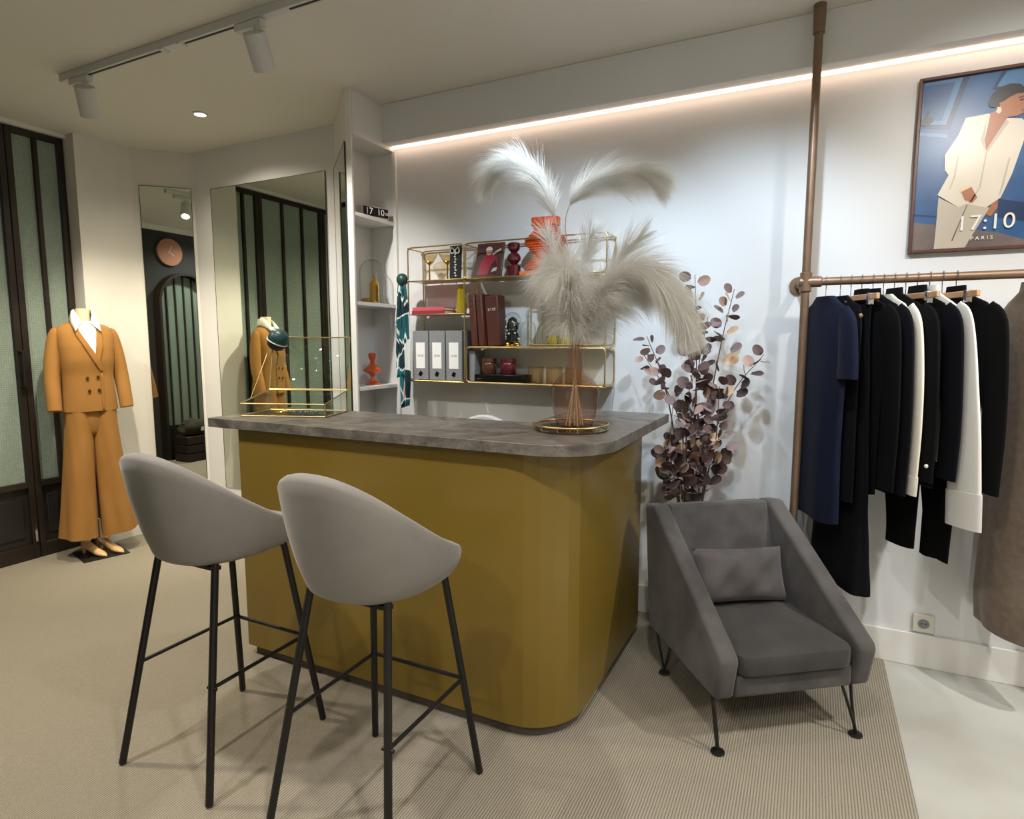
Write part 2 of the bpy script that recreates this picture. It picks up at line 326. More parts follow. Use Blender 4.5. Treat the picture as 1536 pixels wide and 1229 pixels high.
# ---- mirrors
def mirror(name, p0, p1, z0, z1, label, th=.006):
    a, b = Vector((*p0, 0)), Vector((*p1, 0)); d = b-a; n = Vector((d.y, -d.x, 0)).normalized()
    r = thing(name, label, 'mirror', (a+b)/2+Vector((0, 0, z0)), math.atan2(d.y, d.x))
    L = d.length
    MB().bb(-L/2, L/2, -th, -.001, 0, z1-z0).build('mirror_glass', 'mirror', r, smooth=0)
    e = MB(); e.bb(-L/2-.003, -L/2, -th-.001, -.001, 0, z1-z0); e.bb(L/2, L/2+.003, -th-.001, -.001, 0, z1-z0); e.bb(-L/2-.003, L/2+.003, -th-.001, -.001, z1-z0, z1-z0+.003)
    e.build('edge_strip', 'steel', r)
    return r
mirror('wall_mirror', (-4.262, 2.778), (-4.035, 3.005), .12, 2.48, 'narrow frameless mirror on the angled wall beside the dressed mannequin')
mirror('wall_mirror', (-3.84, WY), (-2.79, WY), .33, 2.46, 'wide frameless wall mirror reflecting the steel windows and the camel suit')

# ---- corner shelf column
col = thing('corner_shelf_unit', 'white built-in corner shelving column with three open shelves', 'shelf unit', (-2.25, 2.6, 0))
def W(p): return [(a+2.25, b-2.6) for a, b in p]
MB().prism(W([(-2.71, 3.019), (-2.285, 2.635), (-2.25, 2.635), (-2.25, 2.647), (-2.36, 2.75), (-2.44, 2.87), (-2.44, 3.019)]), FZ+.0005, CEIL-.001).build('side_panel', 'trim', col, smooth=0)
TRI = W([(-2.25, 2.649), (-2.25, 3.019), (-2.439, 3.019), (-2.439, 2.872), (-2.358, 2.752)])
MB().prism(TRI, 2.50, CEIL-.001).build('fascia', 'trim', col, smooth=0)
SHZ = (2.10, 1.62, 1.145, .62)
for z in SHZ: MB().prism(W([(-2.252, 2.652), (-2.252, 3.018), (-2.437, 3.018), (-2.437, 2.873), (-2.359, 2.756)]), z-.02, z).build('shelf', 'trim', col, smooth=0, bevel=.001)
MB().bb(-.012, .012, .40, .419, FZ+.0005, 2.50).build('jamb', 'trim', col, smooth=0)
mirror('wall_mirror', (-2.705, 3.010), (-2.292, 2.638), .95, 2.46, 'slim mirror strip on the slanted side of the white shelf column')

# ---- inner wall seen in the mirrors
ck = thing('wall_clock', 'round copper wall clock on the charcoal wall, seen in the narrow mirror', 'clock', (-2.28, .20, 2.44))
MB().tube([(0, 0, 0), (0, .03, 0)], .155, 40).build('clock_face', 'copper', ck)
MB().box((.0, .033, .03), (.006, .004, .10), ry=.5).build('minute_hand', 'white', ck); MB().box((.02, .033, -.02), (.007, .004, .07), ry=-.9).build('hour_hand', 'white', ck)
def arch(w_, h, n=18): return [(-w_, 0), (w_, 0)]+[(w_*math.cos(PI*k/n), h-w_+w_*math.sin(PI*k/n)) for k in range(n+1)]
am = sempty('door_3', (-2.15, .20, FZ))
q_ = arch(.36, 2.2); q2 = arch(.33, 2.17)
def ring(pa, pb, y0, y1):
    n = len(pa); return MB().loft([[(a, y0, b) for a, b in pa], [(a, y1, b) for a, b in pa], [(a, y1, b) for a, b in pb], [(a, y0, b) for a, b in pb], [(a, y0, b) for a, b in pa]], False, False)
ring(q_, q2, .001, .12).build('frame', 'espresso', am, smooth=40)
for k in range(6):
    x0, x1 = -.325+.11*k-.0, -.325+.11*(k+1); f = lambda x: 2.165-.33+math.sqrt(max(0, .325**2-x*x))
    xs = [lerp(x0+.008, x1-.008, j/5) for j in range(6)]
    poly = [(xs[0], .40), (xs[-1], .40)]+[(x, f(x)) for x in reversed(xs)]
    MB().prism(poly, .02, .026, lambda a, b, c_: (a, c_, b)).build('pane', 'wglass', am)
    if k: MB().bb(x0-.008, x0+.008, .01, .04, .40, f(x0)).build('mullion', 'steel', am)
MB().bb(-.325, .325, .01, .04, .02, .40).build('kick_panel', 'kick', am)
cr = thing('crate', 'dark wooden crate in front of the arched glazed door', 'crate', (-2.32, .52, FZ))
for z in (.05, .15, .25): MB().bb(-.17, .17, -.12, .12, z-.045, z+.045).build('slat_row', 'espresso', cr, bevel=.005)
bd = thing('cloth_bundle', 'heap of dark olive folded cloth with white tag on the wooden crate', 'cloth', (-2.32, .52, FZ+.297))
rows_ = []
for i in range(1, 10):
    R = []
    for k in range(24):
        a, p = 2*PI*k/24, PI*i/10; d = Vector((math.sin(p)*math.cos(a), math.sin(p)*math.sin(a), -math.cos(p))); f = 1+.35*mnoise.noise(d*2.2+Vector((3, 1, 2)))
        R.append((d.x*.17*f, d.y*.11*f, max(0.001, .09+d.z*.10*f)))
    rows_.append(R)
MB().loft(rows_).build('folds', M('dark_camouflage_cloth', (52, 50, 34), .9, var=(9, (24, 24, 20))), bd, smooth=60)
MB().box((.03, .125, .08), (.05, .002, .05), rx=-.3).build('paper_tag', 'white', bd)

# ================================================================== COUNTER
def lplan(x0, x1, xi, y0, yi, y1, r, n=14):   # L plan with a rounded outer corner at (x1, y0) and eased left corner
    p = [(x0, y0)]
    p += [(x1-r+r*math.sin(PI/2*k/n), y0+r-r*math.cos(PI/2*k/n)) for k in range(n+1)]
    p += [(x1, y1), (xi, y1), (xi, yi), (x0, yi)]
    return p
ct = thing('reception_counter', 'mustard lacquered reception counter with rounded corner', 'counter', (-1.45, 2.1, FZ))
sh = lambda p: [(a+1.45, b-2.1) for a, b in p]
MB().prism(sh(lplan(-2.2, -.69, -1.0, 1.80, 2.22, 2.775, .21, 6)), .045, 1.03-FZ).build('body', 'mustard', ct, smooth=8)
MB().prism(sh(lplan(-2.18, -.715, -.98, 1.825, 2.2, 2.755, .19)), 0, .044).build('plinth', 'plinth', ct, smooth=20)
sl = MB().prism(lplan(-2.345, -.575, -1.02, 1.765, 2.25, 2.80, .23), 1.0305, 1.07).build('stone_worktop', 'slab', smooth=20, bevel=.002)
tag(sl, 'grey veined stone worktop lying on the mustard counter', 'worktop')
T = 1.07

# ================================================================== BAR STOOLS
def make_stool(label, loc, rz=0):
    st = thing('bar_stool', label, 'bar stool', (loc[0], loc[1], FZ), rz, 'bar stools at the counter')
    n = 56; rings_o = []; rings_i = []
    def plan(th):
        cx_, sy = math.cos(th), math.sin(th); e = 2/2.35
        return (.218*math.copysign(abs(cx_)**e, cx_), .25*math.copysign(abs(sy)**e, sy))
    def rim(th):
        x, y = plan(th); t = max(0, min(1, (.25-y)/.5)); 
        return .742+.305*t**1.55
    def lean(z, y): return -.045*max(0, (z-.742)/.30)*(1 if y < .1 else max(0, 1-(y-.1)/.12))
    ZB = .690
    for ph in (0, .25, .5, .75, .9, 1):           # flat bottom
        rings_o.append([(plan(2*PI*k/n)[0]*.80*max(ph, .02), plan(2*PI*k/n)[1]*.80*max(ph, .02), ZB+.012*ph**4) for k in range(n)])
    for i in range(1, 13):
        a = PI/2*i/12; R = []
        for k in range(n):
            th = 2*PI*k/n; x, y = plan(th); zr = rim(th)
            rho = .80+.20*math.sin(a)**.85; z = ZB+.012+(zr-ZB-.012)*(1-math.cos(a))**(1.05-.25*(zr-.742)/.3)
            R.append((x*rho, y*rho+lean(z, y), z))
        rings_o.append(R)
    for i in range(1, 5):                          # rounded rim
        a = PI*i/5; R = []
        for k in range(n):
            th = 2*PI*k/n; x, y = plan(th); zr = rim(th); l = math.hypot(x, y); q = .021*(1-math.cos(a)); dz = .018*math.sin(a)
            R.append((x*(1-q/l), y*(1-q/l)+lean(zr, y), zr+dz))
        rings_o.append(R)
    for i in range(0, 12):                         # inside
        a = PI/2*(1-i/11); R = []
        for k in range(n):
            th = 2*PI*k/n; x, y = plan(th); zr = rim(th); l = math.hypot(x, y); s_ = 1-.042/l
            rho = s_*(.58+.42*math.sin(a)**.9); zs = .752; z = zs+min(0, zr+.004-zs)+(zr-zs)*(1-math.cos(a))**.9
            R.append((x*rho, y*rho+lean(z, y), z))
        rings_o.append(R)
    for q in (.7, .4, .15, .02): rings_o.append([(plan(2*PI*k/n)[0]*.48*q, plan(2*PI*k/n)[1]*.48*q, .752+.004*(1-q)) for k in range(n)])
    ss = MB().loft(rings_o).build('seat_shell', 'velvet', st, smooth=80); ss.location = (0, .03, 0)
    legs = {}
    for sx in (-1, 1):
        for sy in (-1, 1):
            a = Vector((sx*.135, sy*.135+.02, .705)); b = Vector((sx*.212, sy*.238, .005)); legs[sx, sy] = (a, b)
            MB().tube([b, b+(a-b)*.02, a], .0115, 10).build('leg', 'black_metal', st)
    at = lambda k, z: legs[k][1]+(legs[k][0]-legs[k][1])*(z/.705)
    H_ = .335; off = .006
    MB().tube([at((-1, -1), H_), at((-1, 1), H_)], .0065, 8).build('footrest', 'black_metal', st)
    MB().tube([at((-1, 1), H_), at((1, 1), H_)], .0065, 8).build('footrest', 'black_metal', st)
    MB().tube([at((1, 1), H_), at((1, -1), H_)], .0065, 8).build('footrest', 'black_metal', st)
    q = at((1, -1), H_); MB().tube([q+Vector((-.018, 0, 0)), q+Vector((.018, 0, 0))], .006, 8).build('bolt', 'black_metal', st)
    for y in (-.11, .155): MB().bb(-.14, .14, y-.012, y+.012, .682, .694).build('under_frame', 'black_metal', st)
    return st
make_stool('light grey velvet bar stool set nearer the dressed mannequin', (-1.772, 1.345))
make_stool('light grey velvet bar stool set nearer the rounded counter corner', (-1.113, 1.355))

# ================================================================== ARMCHAIR
ac = thing('armchair', 'low charcoal lounge armchair with sloping arms and hairpin legs', 'armchair', (-.166, 2.443, FZ), math.radians(36.3))
side = [(-.285, .18), (.285, .18), (.352, .70), (.262, .715), (-.305, .345), (-.312, .32)]
for sx in (-1, 1):
    MB().prism(side, -.037, .037, lambda a, b, c_, sx=sx: (sx*.262+c_, a, b)).build('arm', 'chair', ac, bevel=.018, seg=4)
MB().prism([(.13, .20), (.284, .182), (.35, .698), (.262, .713), (.20, .50), (.155, .33)], -.2245, .2245, lambda a, b, c_: (c_, a, b)).build('backrest', 'chair', ac, bevel=.012, seg=3)
MB().bb(-.2245, .2245, -.287, .13, .182, .262).build('seat_base', 'chair', ac, bevel=.012, seg=3)
def rrect(hx, hy, r, n=6):
    p = []
    for cx_, cy_, a0 in ((hx-r, hy-r, 0), (-hx+r, hy-r, 90), (-hx+r, -hy+r, 180), (hx-r, -hy+r, 270)):
        p += [(cx_+r*math.cos(math.radians(a0+90*k/n)), cy_+r*math.sin(math.radians(a0+90*k/n))) for k in range(n+1)]
    return p
def cushion(hx, hy, h, r, puff, n=6):
    rings = []
    for s_, z in ((.3, 0), (.9, .0), (.985, .06), (1, .2), (1, .8), (.985, .94), (.93, 1.0)):
        rings.append([(a*s_, b*s_, z*h) for a, b in rrect(hx, hy, r, n)])
    for s_ in (.75, .5, .25, .04): rings.append([(a*s_, b*s_, h+puff*(1-s_**2)) for a, b in rrect(hx, hy, r, n)])
    return MB().loft(rings)
cu = cushion(.219, .225, .075, .05, .012).build('seat_cushion', 'chair2', ac, smooth=50); cu.location = (0, -.085, .263)
pw = thing('lumbar_pillow', 'small crumpled grey velvet pillow resting in the armchair', 'pillow', (-.166+.002, 2.443+.024, 0), math.radians(36.3))
b = MB(); nu, nv = 22, 14
for side_ in (1, -1):
    rows = []
    for i in range(nu+1):
        row = []
        for j in range(nv+1):
            u, v = i/nu*2-1, j/nv*2-1; d = .048*((1-u**4)*(1-v**4))**.55
            pin = 1-.06*(1-abs(u))*abs(v)**3-.0
            d *= 1+.3*math.sin(5*u+3*v+2)*(1-abs(u))*.8+.2*math.sin(9*u-5*v)*(1-abs(u)**3)
            row.append((u*.197*(1-.05*(1-v*v)), -side_*d, v*.108*(1-.07*(1-u*u))))
        rows.append(row)
    b.loft(rows, False, False, closed=False)
p_ = b.build('pillow_cover', 'pillow', pw, smooth=80); p_.location = (-.005, .082, .463); p_.rotation_euler = (-.36, math.radians(2), 0)
def hairpin(x, y, dx):
    lg = MB().tube(cat([(x+dx, y+.02, .185), (x+dx*.45, y+.005, .09), (x, y, .017), (x-.0, y+.004, .016), (x-dx*.12, y+.03, .09), (x-dx*.3, y+.06, .185)], 3), .0055, 8).build('leg', 'black_metal', ac)
    MB().lathe([(.022, 0), (.024, .003), (.022, .008), (.008, .011)], 16, (x, y, 0)).build('foot_pad', 'black_metal', lg)
for x in (-.285, .245): hairpin(x, -.295, -.05 if x > 0 else -.012)
for x in (-.255, .245): hairpin(x, .205, .05)

# ================================================================== MANNEQUIN
mq = thing('mannequin', 'headless mannequin in camel double-breasted trouser suit and white shirt', 'mannequin', (-4.155, 2.287, FZ), math.radians(90-16)); mq.scale = (.78, .9, 1)
# local: +x = its left (to the right in view), front = -y
MB().bb(-.165, .165, -.15, .15, 0, .006).build('base_plate', 'kick', mq)
MB().tube([(.0, .06, .006), (0, .05, .95)], .011, 8).build('support_pole', 'chrome', mq)
TORSO = [(.955, .198, .128, .012), (1.02, .192, .125, .008), (1.10, .182, .118, 0), (1.18, .178, .113, -.004), (1.28, .188, .122, -.01), (1.36, .196, .118, -.006), (1.43, .20, .10, .0), (1.472, .196, .082, .01), (1.492, .165, .072, .014), (1.506, .115, .064, .016), (1.52, .07, .056, .018)]
def trow(z): return interp(TORSO, z)
def tpt(th, z, off=0):
    hw, hd, yo = trow(z); e = 2/2.4; c_, s_ = math.cos(th), math.sin(th)
    return ((hw+off)*math.copysign(abs(c_)**e, c_), yo+(hd+off)*math.copysign(abs(s_)**e, s_), z)
def front(x, z, off=0):
    hw, hd, yo = trow(z); q = min(.999, abs(x)/hw); return (x, yo-(hd*(1-q**2.4)**(1/2.4))-off, z)
zs = [.955+.02*i for i in range(29)]
MB().loft([[tpt(2*PI*k/40, z) for k in range(40)] for z in zs], False, True).build('jacket', 'suit', mq, smooth=60); jk = mq.children[-1] if False else [o for o in mq.children if o.name.startswith('jacket')][0]
def sleeve(sx):
    pts = cat([(sx*.150, .012, 1.455), (sx*.19, .012, 1.43), (sx*.214, .012, 1.34), (sx*.238, .0, 1.18), (sx*.246, -.03, 1.06), (sx*.250, -.05, .965)], 5)
    rs = [interp([(0, .022), (.16, .042), (.5, .05), (.8, .046), (1, .044)], i/(len(pts)-1))[0] for i in range(len(pts))]
    MB().tube(pts, rs, 18, flat=1.12).build('sleeve', 'suit', jk, smooth=70)
for sx in (-1, 1): sleeve(sx)
def patch(name, rows, mat, parent, off, nx=6, th=.003):   # rows: (z, xl, xr)
    g = []
    for z, xl, xr in rows: g.append([front(lerp(xl, xr, k/nx), z, off) for k in range(nx+1)])
    return MB().loft(g, False, False, closed=False).build(name, mat, parent, smooth=60, solid=th)
def rows(tab, n=14):
    z0, z1 = tab[0][0], tab[-1][0]; return [(lerp(z0, z1, i/n),)+tuple(interp(tab, lerp(z0, z1, i/n))) for i in range(n+1)]
def lrows(tab, n=14):
    out = []
    for a, b in zip(tab, tab[1:]):
        for k in range(n): out.append(tuple(lerp(p, q, k/n) for p, q in zip(a, b)))
    return out+[tab[-1]]
sv = patch('shirt_front', lrows([(1.285, .018, .026), (1.38, -.028, .044), (1.485, -.075, .07), (1.518, -.062, .062)], 8), 'shirt', mq, .004)
# lapels, front edge and collar
patch('lapel', lrows([(1.20, .066, .074), (1.27, .012, .062), (1.36, -.042, .0), (1.44, -.088, -.048), (1.49, -.085, -.068)], 5), 'suit', jk, .008)
patch('lapel', lrows([(1.27, .026, .055), (1.34, .036, .085), (1.44, .055, .10), (1.49, .066, .088)], 5), 'suit', jk, .007)
patch('front_overlap', lrows([(.956, .058, .07), (1.20, .06, .074)], 8), 'suit', jk, .004, nx=3)
for bx, bz in ((-.035, 1.165), (.038, 1.17), (-.028, 1.085), (.04, 1.088)):
    q = front(bx, bz, .008); MB().ball(q, .0115, 10, 6, (1, .5, 1)).build('button', 'button', jk)
# shirt collar and neck
MB().lathe([(.052, 1.47), (.05, 1.52), (.047, 1.56), (.05, 1.595), (.049, 1.60)], 24, (0, .012, 0)).build('neck', 'skin', mq, smooth=60)
for sx in (-1, 1):
    g = [[(sx*.01, .075, 1.53), (sx*.05, .055, 1.54), (sx*.068, .01, 1.555), (sx*.05, -.045, 1.52), (sx*.025, -.064, 1.487)],
         [(sx*.01, .07, 1.57), (sx*.045, .055, 1.583), (sx*.06, .01, 1.595), (sx*.05, -.035, 1.56), (sx*.03, -.058, 1.51)],
         [(sx*.01, .082, 1.565), (sx*.055, .063, 1.578), (sx*.075, .01, 1.585), (sx*.080, -.05, 1.54), (sx*.082, -.112, 1.462)],
         [(sx*.01, .095, 1.52), (sx*.075, .07, 1.525), (sx*.095, .01, 1.53), (sx*.100, -.05, 1.505), (sx*.088, -.116, 1.455)]]
    MB().loft(g, False, False, closed=False).build('shirt_collar', 'shirt', mq, smooth=60, solid=.003)
# trousers
def trouser_ring(sx, z):
    t = max(0, (.86-z)/.72)
    hw = lerp(.098, .125, t)+.02*max(0, t-.5); hd = lerp(.105, .128, t); cx_ = sx*lerp(.088, .142, t**1.2); cy_ = .005
    R = []
    for k in range(40):
        th = 2*PI*k/40; f = 1+.075*t*math.sin(5*th+sx*1.1+z*1.5)+.06*t*math.sin(3*th+2+sx)+.06*math.exp(-((th-4.71)/.3)**2)
        f += .012*math.sin(9*th+z*14)
        R.append((cx_+hw*f*math.cos(th), cy_+hd*f*math.sin(th), z+.012*t*math.cos(th)*sx))
    return R
tr = None
for sx in (-1, 1):
    zz = [.14+.034*i for i in range(21)]+[.86, .90, .94, .975]
    o = MB().loft([trouser_ring(sx, z) for z in zz], False, True).build('trouser_leg', 'suit', mq, smooth=70)
hip = [(.80, .12, .075), (.84, .15, .09), (.90, .165, .10), (.97, .165, .10), (1.03, .155, .095)]
MB().loft([[(interp(hip, z)[0]*math.cos(t), .008+interp(hip, z)[1]*math.sin(t)*(1+.03*math.sin(6*t)), z) for t in [2*PI*k/40 for k in range(40)]] for z in [.80+.023*i for i in range(11)]]).build('trouser_seat', 'suit', mq, smooth=70)
def shoe(sx, rz):
    e = thing('x', '', '', (0, 0, 0)); bpy.data.objects.remove(e)
    sec = [(-.105, .016, .038, .085), (-.085, .026, .034, .10), (-.05, .028, .026, .098), (0, .027, .010, .07), (.05, .034, .0, .046), (.09, .034, 0, .034), (.12, .022, 0, .024), (.14, .006, .002, .012)]
    R = []
    for d, hw, z0, z1 in sec:
        R.append([(hw*math.cos(2*PI*k/14), -d, lerp(z0, z1, .5)+(z1-z0)/2*math.sin(2*PI*k/14)) for k in range(14)])
    o = MB().loft(R).build('shoe', 'shoe', mq, smooth=60); o.location = (sx*.062, -.01, .006); o.rotation_euler = (0, 0, rz)
    MB().tube([(0, .09, .05), (0, .095, .0)], [.018, .011], 10).build('heel', 'shoe', o)
    MB().lathe([(.03, .09), (.033, .15), (.036, .22)], 14, (0, .05, 0)).build('ankle', 'skin', o)
shoe(-1, .45); shoe(1, .45)

# ================================================================== BRASS WALL SHELF
YF, YBk = 2.855, 3.004
SX = (-2.055, -1.686, -1.296, -.90); ZT, Z1, Z2, Z3, Z4 = 1.918, 1.738, 1.553, 1.37, 1.18
bs = thing('wire_shelf', 'brass wire wall shelf with four tiers of thin brass trays', 'shelf', (-1.45, 2.93, 1.18))
ox, oy, oz = -1.45, 2.93, 1.18
R_ = .0042
def loop(x0, x1, z0, z1, y):
    r = .022; q = []
    for cx_, cz_, a0 in ((x1-r, z1-r, 0), (x0+r, z1-r, 90), (x0+r, z0+r, 180), (x1-r, z0+r, 270)):
        q += [(cx_+r*math.cos(math.radians(a0+30*k))-ox, y-oy, cz_+r*math.sin(math.radians(a0+30*k))-oz) for k in range(4)]
    return q
for x0, x1, z0, z1 in ((SX[0], SX[1]-.005, Z4, ZT), (SX[1]+.005, SX[3], Z1-.005, ZT), (SX[1]+.005, SX[3], Z4, Z3), (SX[2], SX[3], Z3+.012, Z1-.016)):
    for y in (YF, YBk): MB().tube(loop(x0, x1, z0, z1, y), R_, 8, closed=True).build('wire_frame', 'brass', bs)
for x in SX:
    for z in (ZT-.004, Z4+.004):
        if x == SX[2]: continue
        MB().tube([(x-ox, YF-oy, z-oz), (x-ox, YBk-oy, z-oz)], R_, 8).build('cross_wire', 'brass', bs)
for x0, x1, z in ((SX[0], SX[1], Z1), (SX[1], SX[3], Z1), (SX[0], SX[1], Z2), (SX[1], SX[3], Z3), (SX[2], SX[3], Z2), (SX[0], SX[1], Z4), (SX[1], SX[3], Z4)):
    MB().bb(x0+.008-ox, x1-.008-ox, YF-.004-oy, YBk-oy, z-.007-oz, z-.0005-oz).build('tray', 'brass', bs, bevel=.002)
for x in SX[:3]: MB().ball((x-ox, YF-oy-.003, Z1-oz), .010, 10, 6).build('clamp', 'brass', bs)
YM = 2.92
# goblets
def goblet(x, lab, d=0):
    g = thing('cocktail_glass', lab, 'glass', (x, YM+d, Z1), 0, 'gold cocktail glasses')
    MB().lathe([(.032, 0), (.03, .004), (.005, .008), (.004, .085), (.006, .09)], 20).build('stem', 'gold', g)
    MB().lathe([(.006, .09), (.022, .103), (.05, .15), (.049, .15), (.021, .106), (.004, .094)], 24).build('bowl', 'amber_glass', g, smooth=50)
    MB().lathe([(.005, .091), (.023, .104), (.022, .108), (.004, .095)], 20).build('gold_rim', 'gold', g)
goblet(-1.955, 'gold-stemmed cocktail glass at the scarf end of the top brass tray'); goblet(-1.855, 'gold-stemmed cocktail glass beside the black jewellery card', .03)
# jewellery card with crystal bow
jc = thing('jewellery_card', 'black display card with a crystal bow pendant on the brass shelf', 'jewellery', (-1.765, 2.885, Z1))
MB().box((0, .008, .09), (.072, .006, .18), rx=-.06).build('card', 'black', jc)
for sx in (-1, 1): MB().tube(cat([(0, -.001, .15), (sx*.02, -.001, .168), (sx*.028, -.001, .15), (sx*.018, -.001, .138)], 4, True), .0035, 6, closed=True).build('bow_loop', 'pearl', jc)
m_ = MB()
for i in range(9): m_.ball((.002*(-1)**i, .002, .135-.0145*i), .006, 8, 5)
m_.build('crystal_drop', 'pearl', jc)
# photo frame (leaning)
pf = thing('photo_frame', 'dark framed portrait photo of a person in a red jacket', 'photo frame', (-1.572, 2.895, Z1)); pf.rotation_euler = (math.radians(-14), 0, 0)
def flat(name, poly, mat, parent, d, th=.0008):     # polygon in local (x,z), facing -y at depth d
    return MB().prism(poly, -d, -d+th, lambda a, b, c_: (a, c_, b)).build(name, mat, parent, smooth=0)
MB().bb(-.082, .082, 0, .012, .002, .195).build('frame', 'frame_w', pf, bevel=.003)
P_ = {k: M('photo_'+k, v, .35) for k, v in dict(bg=(70, 40, 36), red=(150, 24, 48), skin=(196, 150, 130), hair=(206, 200, 190), dk=(60, 16, 24), car=(190, 182, 172)).items()}
flat('photo', [(-.07, .015), (.07, .015), (.07, .183), (-.07, .183)], P_['bg'], pf, .001)
flat('photo_bright', [(.015, .12), (.066, .15), (.066, .16), (.015, .135)], P_['car'], pf, .0018)
flat('photo_jacket', [(-.06, .016), (.045, .016), (.058, .06), (.045, .11), (.015, .13), (-.03, .125), (-.052, .08)], P_['red'], pf, .002)
flat('photo_shadow', [(-.0, .016), (.045, .016), (.058, .06), (.04, .1), (.01, .06)], P_['dk'], pf, .003)
flat('photo_face', [(-.004+.018*math.cos(2*PI*k/14), .146+.023*math.sin(2*PI*k/14)) for k in range(14)], P_['skin'], pf, .003)
flat('photo_hair', [(-.004+.02*math.cos(PI*k/8), .152+.02*math.sin(PI*k/8)) for k in range(9)], P_['hair'], pf, .004)
flat('photo_hands', [(.02, .03), (.05, .035), (.055, .055), (.03, .05)], P_['car'], pf, .004)
# burgundy bead vase
bv = MB().lathe([(.032, 0), (.036, .004), (.036, .055), (.030, .062), (.018, .066), (.034, .085), (.036, .10), (.030, .115), (.016, .125), (.03, .14), (.034, .155), (.031, .172), (.024, .176)], 12, (-1.425, YM, Z1)).build('bead_vase', 'burg', smooth=25); tag(bv, 'burgundy stacked-bead glass vase on the brass shelf', 'vase')
# orange ridged vase on orange tray
tr_ = MB().prism(rrect(.10, .052, .01), .0005, .0215).build('lacquer_tray', 'tray_o', bevel=.003); tr_.location = (-1.278, YM+.006, Z1); tag(tr_, 'flat bright orange lacquer tray under the ridged vase', 'tray')
ov = thing('ridged_vase', 'burnt orange ribbed wavy vase on the top brass tray', 'vase', (-1.245, YM, Z1+.022))
rg = []
nr = 46
for i in range(nr+1):
    t = i/nr; z = t*.265; rr = .080+.022*math.cos(2*PI*(t*2.05-.12)); rr += .005*(1 if i % 2 else -1)
    if t > .86: rr = .070
    rg.append([(rr*1.0*(a/.06), rr*.5*(b/.06), z) for a, b in rrect(.06, .06, .02, 4)])
MB().loft(rg).build('vase_body', 'orange', ov, smooth=20)
# yellow vase
yv = MB().lathe([(.020, 0), (.028, .006), (.031, .03), (.024, .125), (.016, .145), (.017, .16)], 8, (-1.745, YM, Z2)).build('faceted_vase', 'yellow', smooth=15); tag(yv, 'slim chartreuse yellow faceted glass vase', 'vase')
# books flat
def book(c_, d, mat, lab, z, rz=0, grp=None):
    b_ = thing('book', lab, 'book', (c_[0], c_[1], z), rz, grp)
    x, y, h = d
    MB().bb(-x/2+.003, x/2-.003, -y/2+.002, y/2-.003, .003, h-.003).build('pages', 'page', b_)
    k = MB(); k.bb(-x/2, x/2, -y/2, y/2, 0, .003); k.bb(-x/2, x/2, -y/2, y/2, h-.003, h); k.bb(-x/2, x/2, -y/2-.002, -y/2+.002, 0, h); k.build('cover', mat, b_)
book((-1.925, YM), (.215, .13, .018), 'red', 'dark red closed book at the bottom of the flat pair', Z2)
book((-1.925, YM), (.21, .125, .018), 'pinkb', 'rose pink closed book lying on the dark red book', Z2+.0185, .02)
# russet leather albums, leaning
for i, (x, lab) in enumerate(((-1.634, 'russet leather album leaning at the brass post with studs'), (-1.590, 'russet leather album leaning against its neighbour, with pale lettering'))):
    al = thing('leather_album', lab, 'album', (x, YM+.0, Z3), 0, 'russet albums'); al.rotation_euler = (0, math.radians(-4.5), 0)
    MB().bb(-.020, .020, -.055, .055, 0.003, .285).build('album_body', 'brown', al, bevel=.008)
    for z in (.20, .23, .26): MB().ball((0, -.0555, z), .004, 8, 5).build('stud', 'chrome', al)
al2 = thing('leather_album', 'wide russet leather album face-out with stamped lettering', 'album', (-1.526, YM+.01, Z3)); al2.rotation_euler = (0, math.radians(-4.5), 0)
MB().bb(-.040, .040, -.045, .045, 0.006, .275).build('album_body', 'brown', al2, bevel=.006)
text('lettering', '17:10', .022, 'socket', al2, Matrix.Translation((0, -.046, .2)) @ FACE_Y)
# dome with pearls
def dome(name, lab, loc, r, h, g='glass'):
    d = thing(name, lab, 'glass dome', loc)
    MB().lathe([(r, 0)]+[(r, h-r)]+[(r*math.cos(PI/2*k/8), h-r+r*math.sin(PI/2*k/8)) for k in range(1, 8)]+[(.002, h)], 28).build('dome_glass', g, d, smooth=60)
    return d
d1 = dome('glass_dome', 'glass dome filled with black and white beads on gold feet', (-1.433, YM, Z3+.03), .044, .155)
MB().lathe([(.031, 0), (.031, .09), (.02, .12), (.004, .13)], 18).build('black_core', 'black_gloss', d1, smooth=40)
for k in range(60):
    a = random.uniform(0, 2*PI); z = random.uniform(.01, .12); MB().ball((.037*math.cos(a), .037*math.sin(a), z), random.uniform(.004, .007), 6, 4).build('bead', 'pearl' if random.random() < .75 else 'grey_card', d1)
for k in range(3): MB().ball((.03*math.cos(2.1*k+4.2), .03*math.sin(2.1*k+4.2), -.015), .015, 10, 6).build('foot', 'gold', d1)
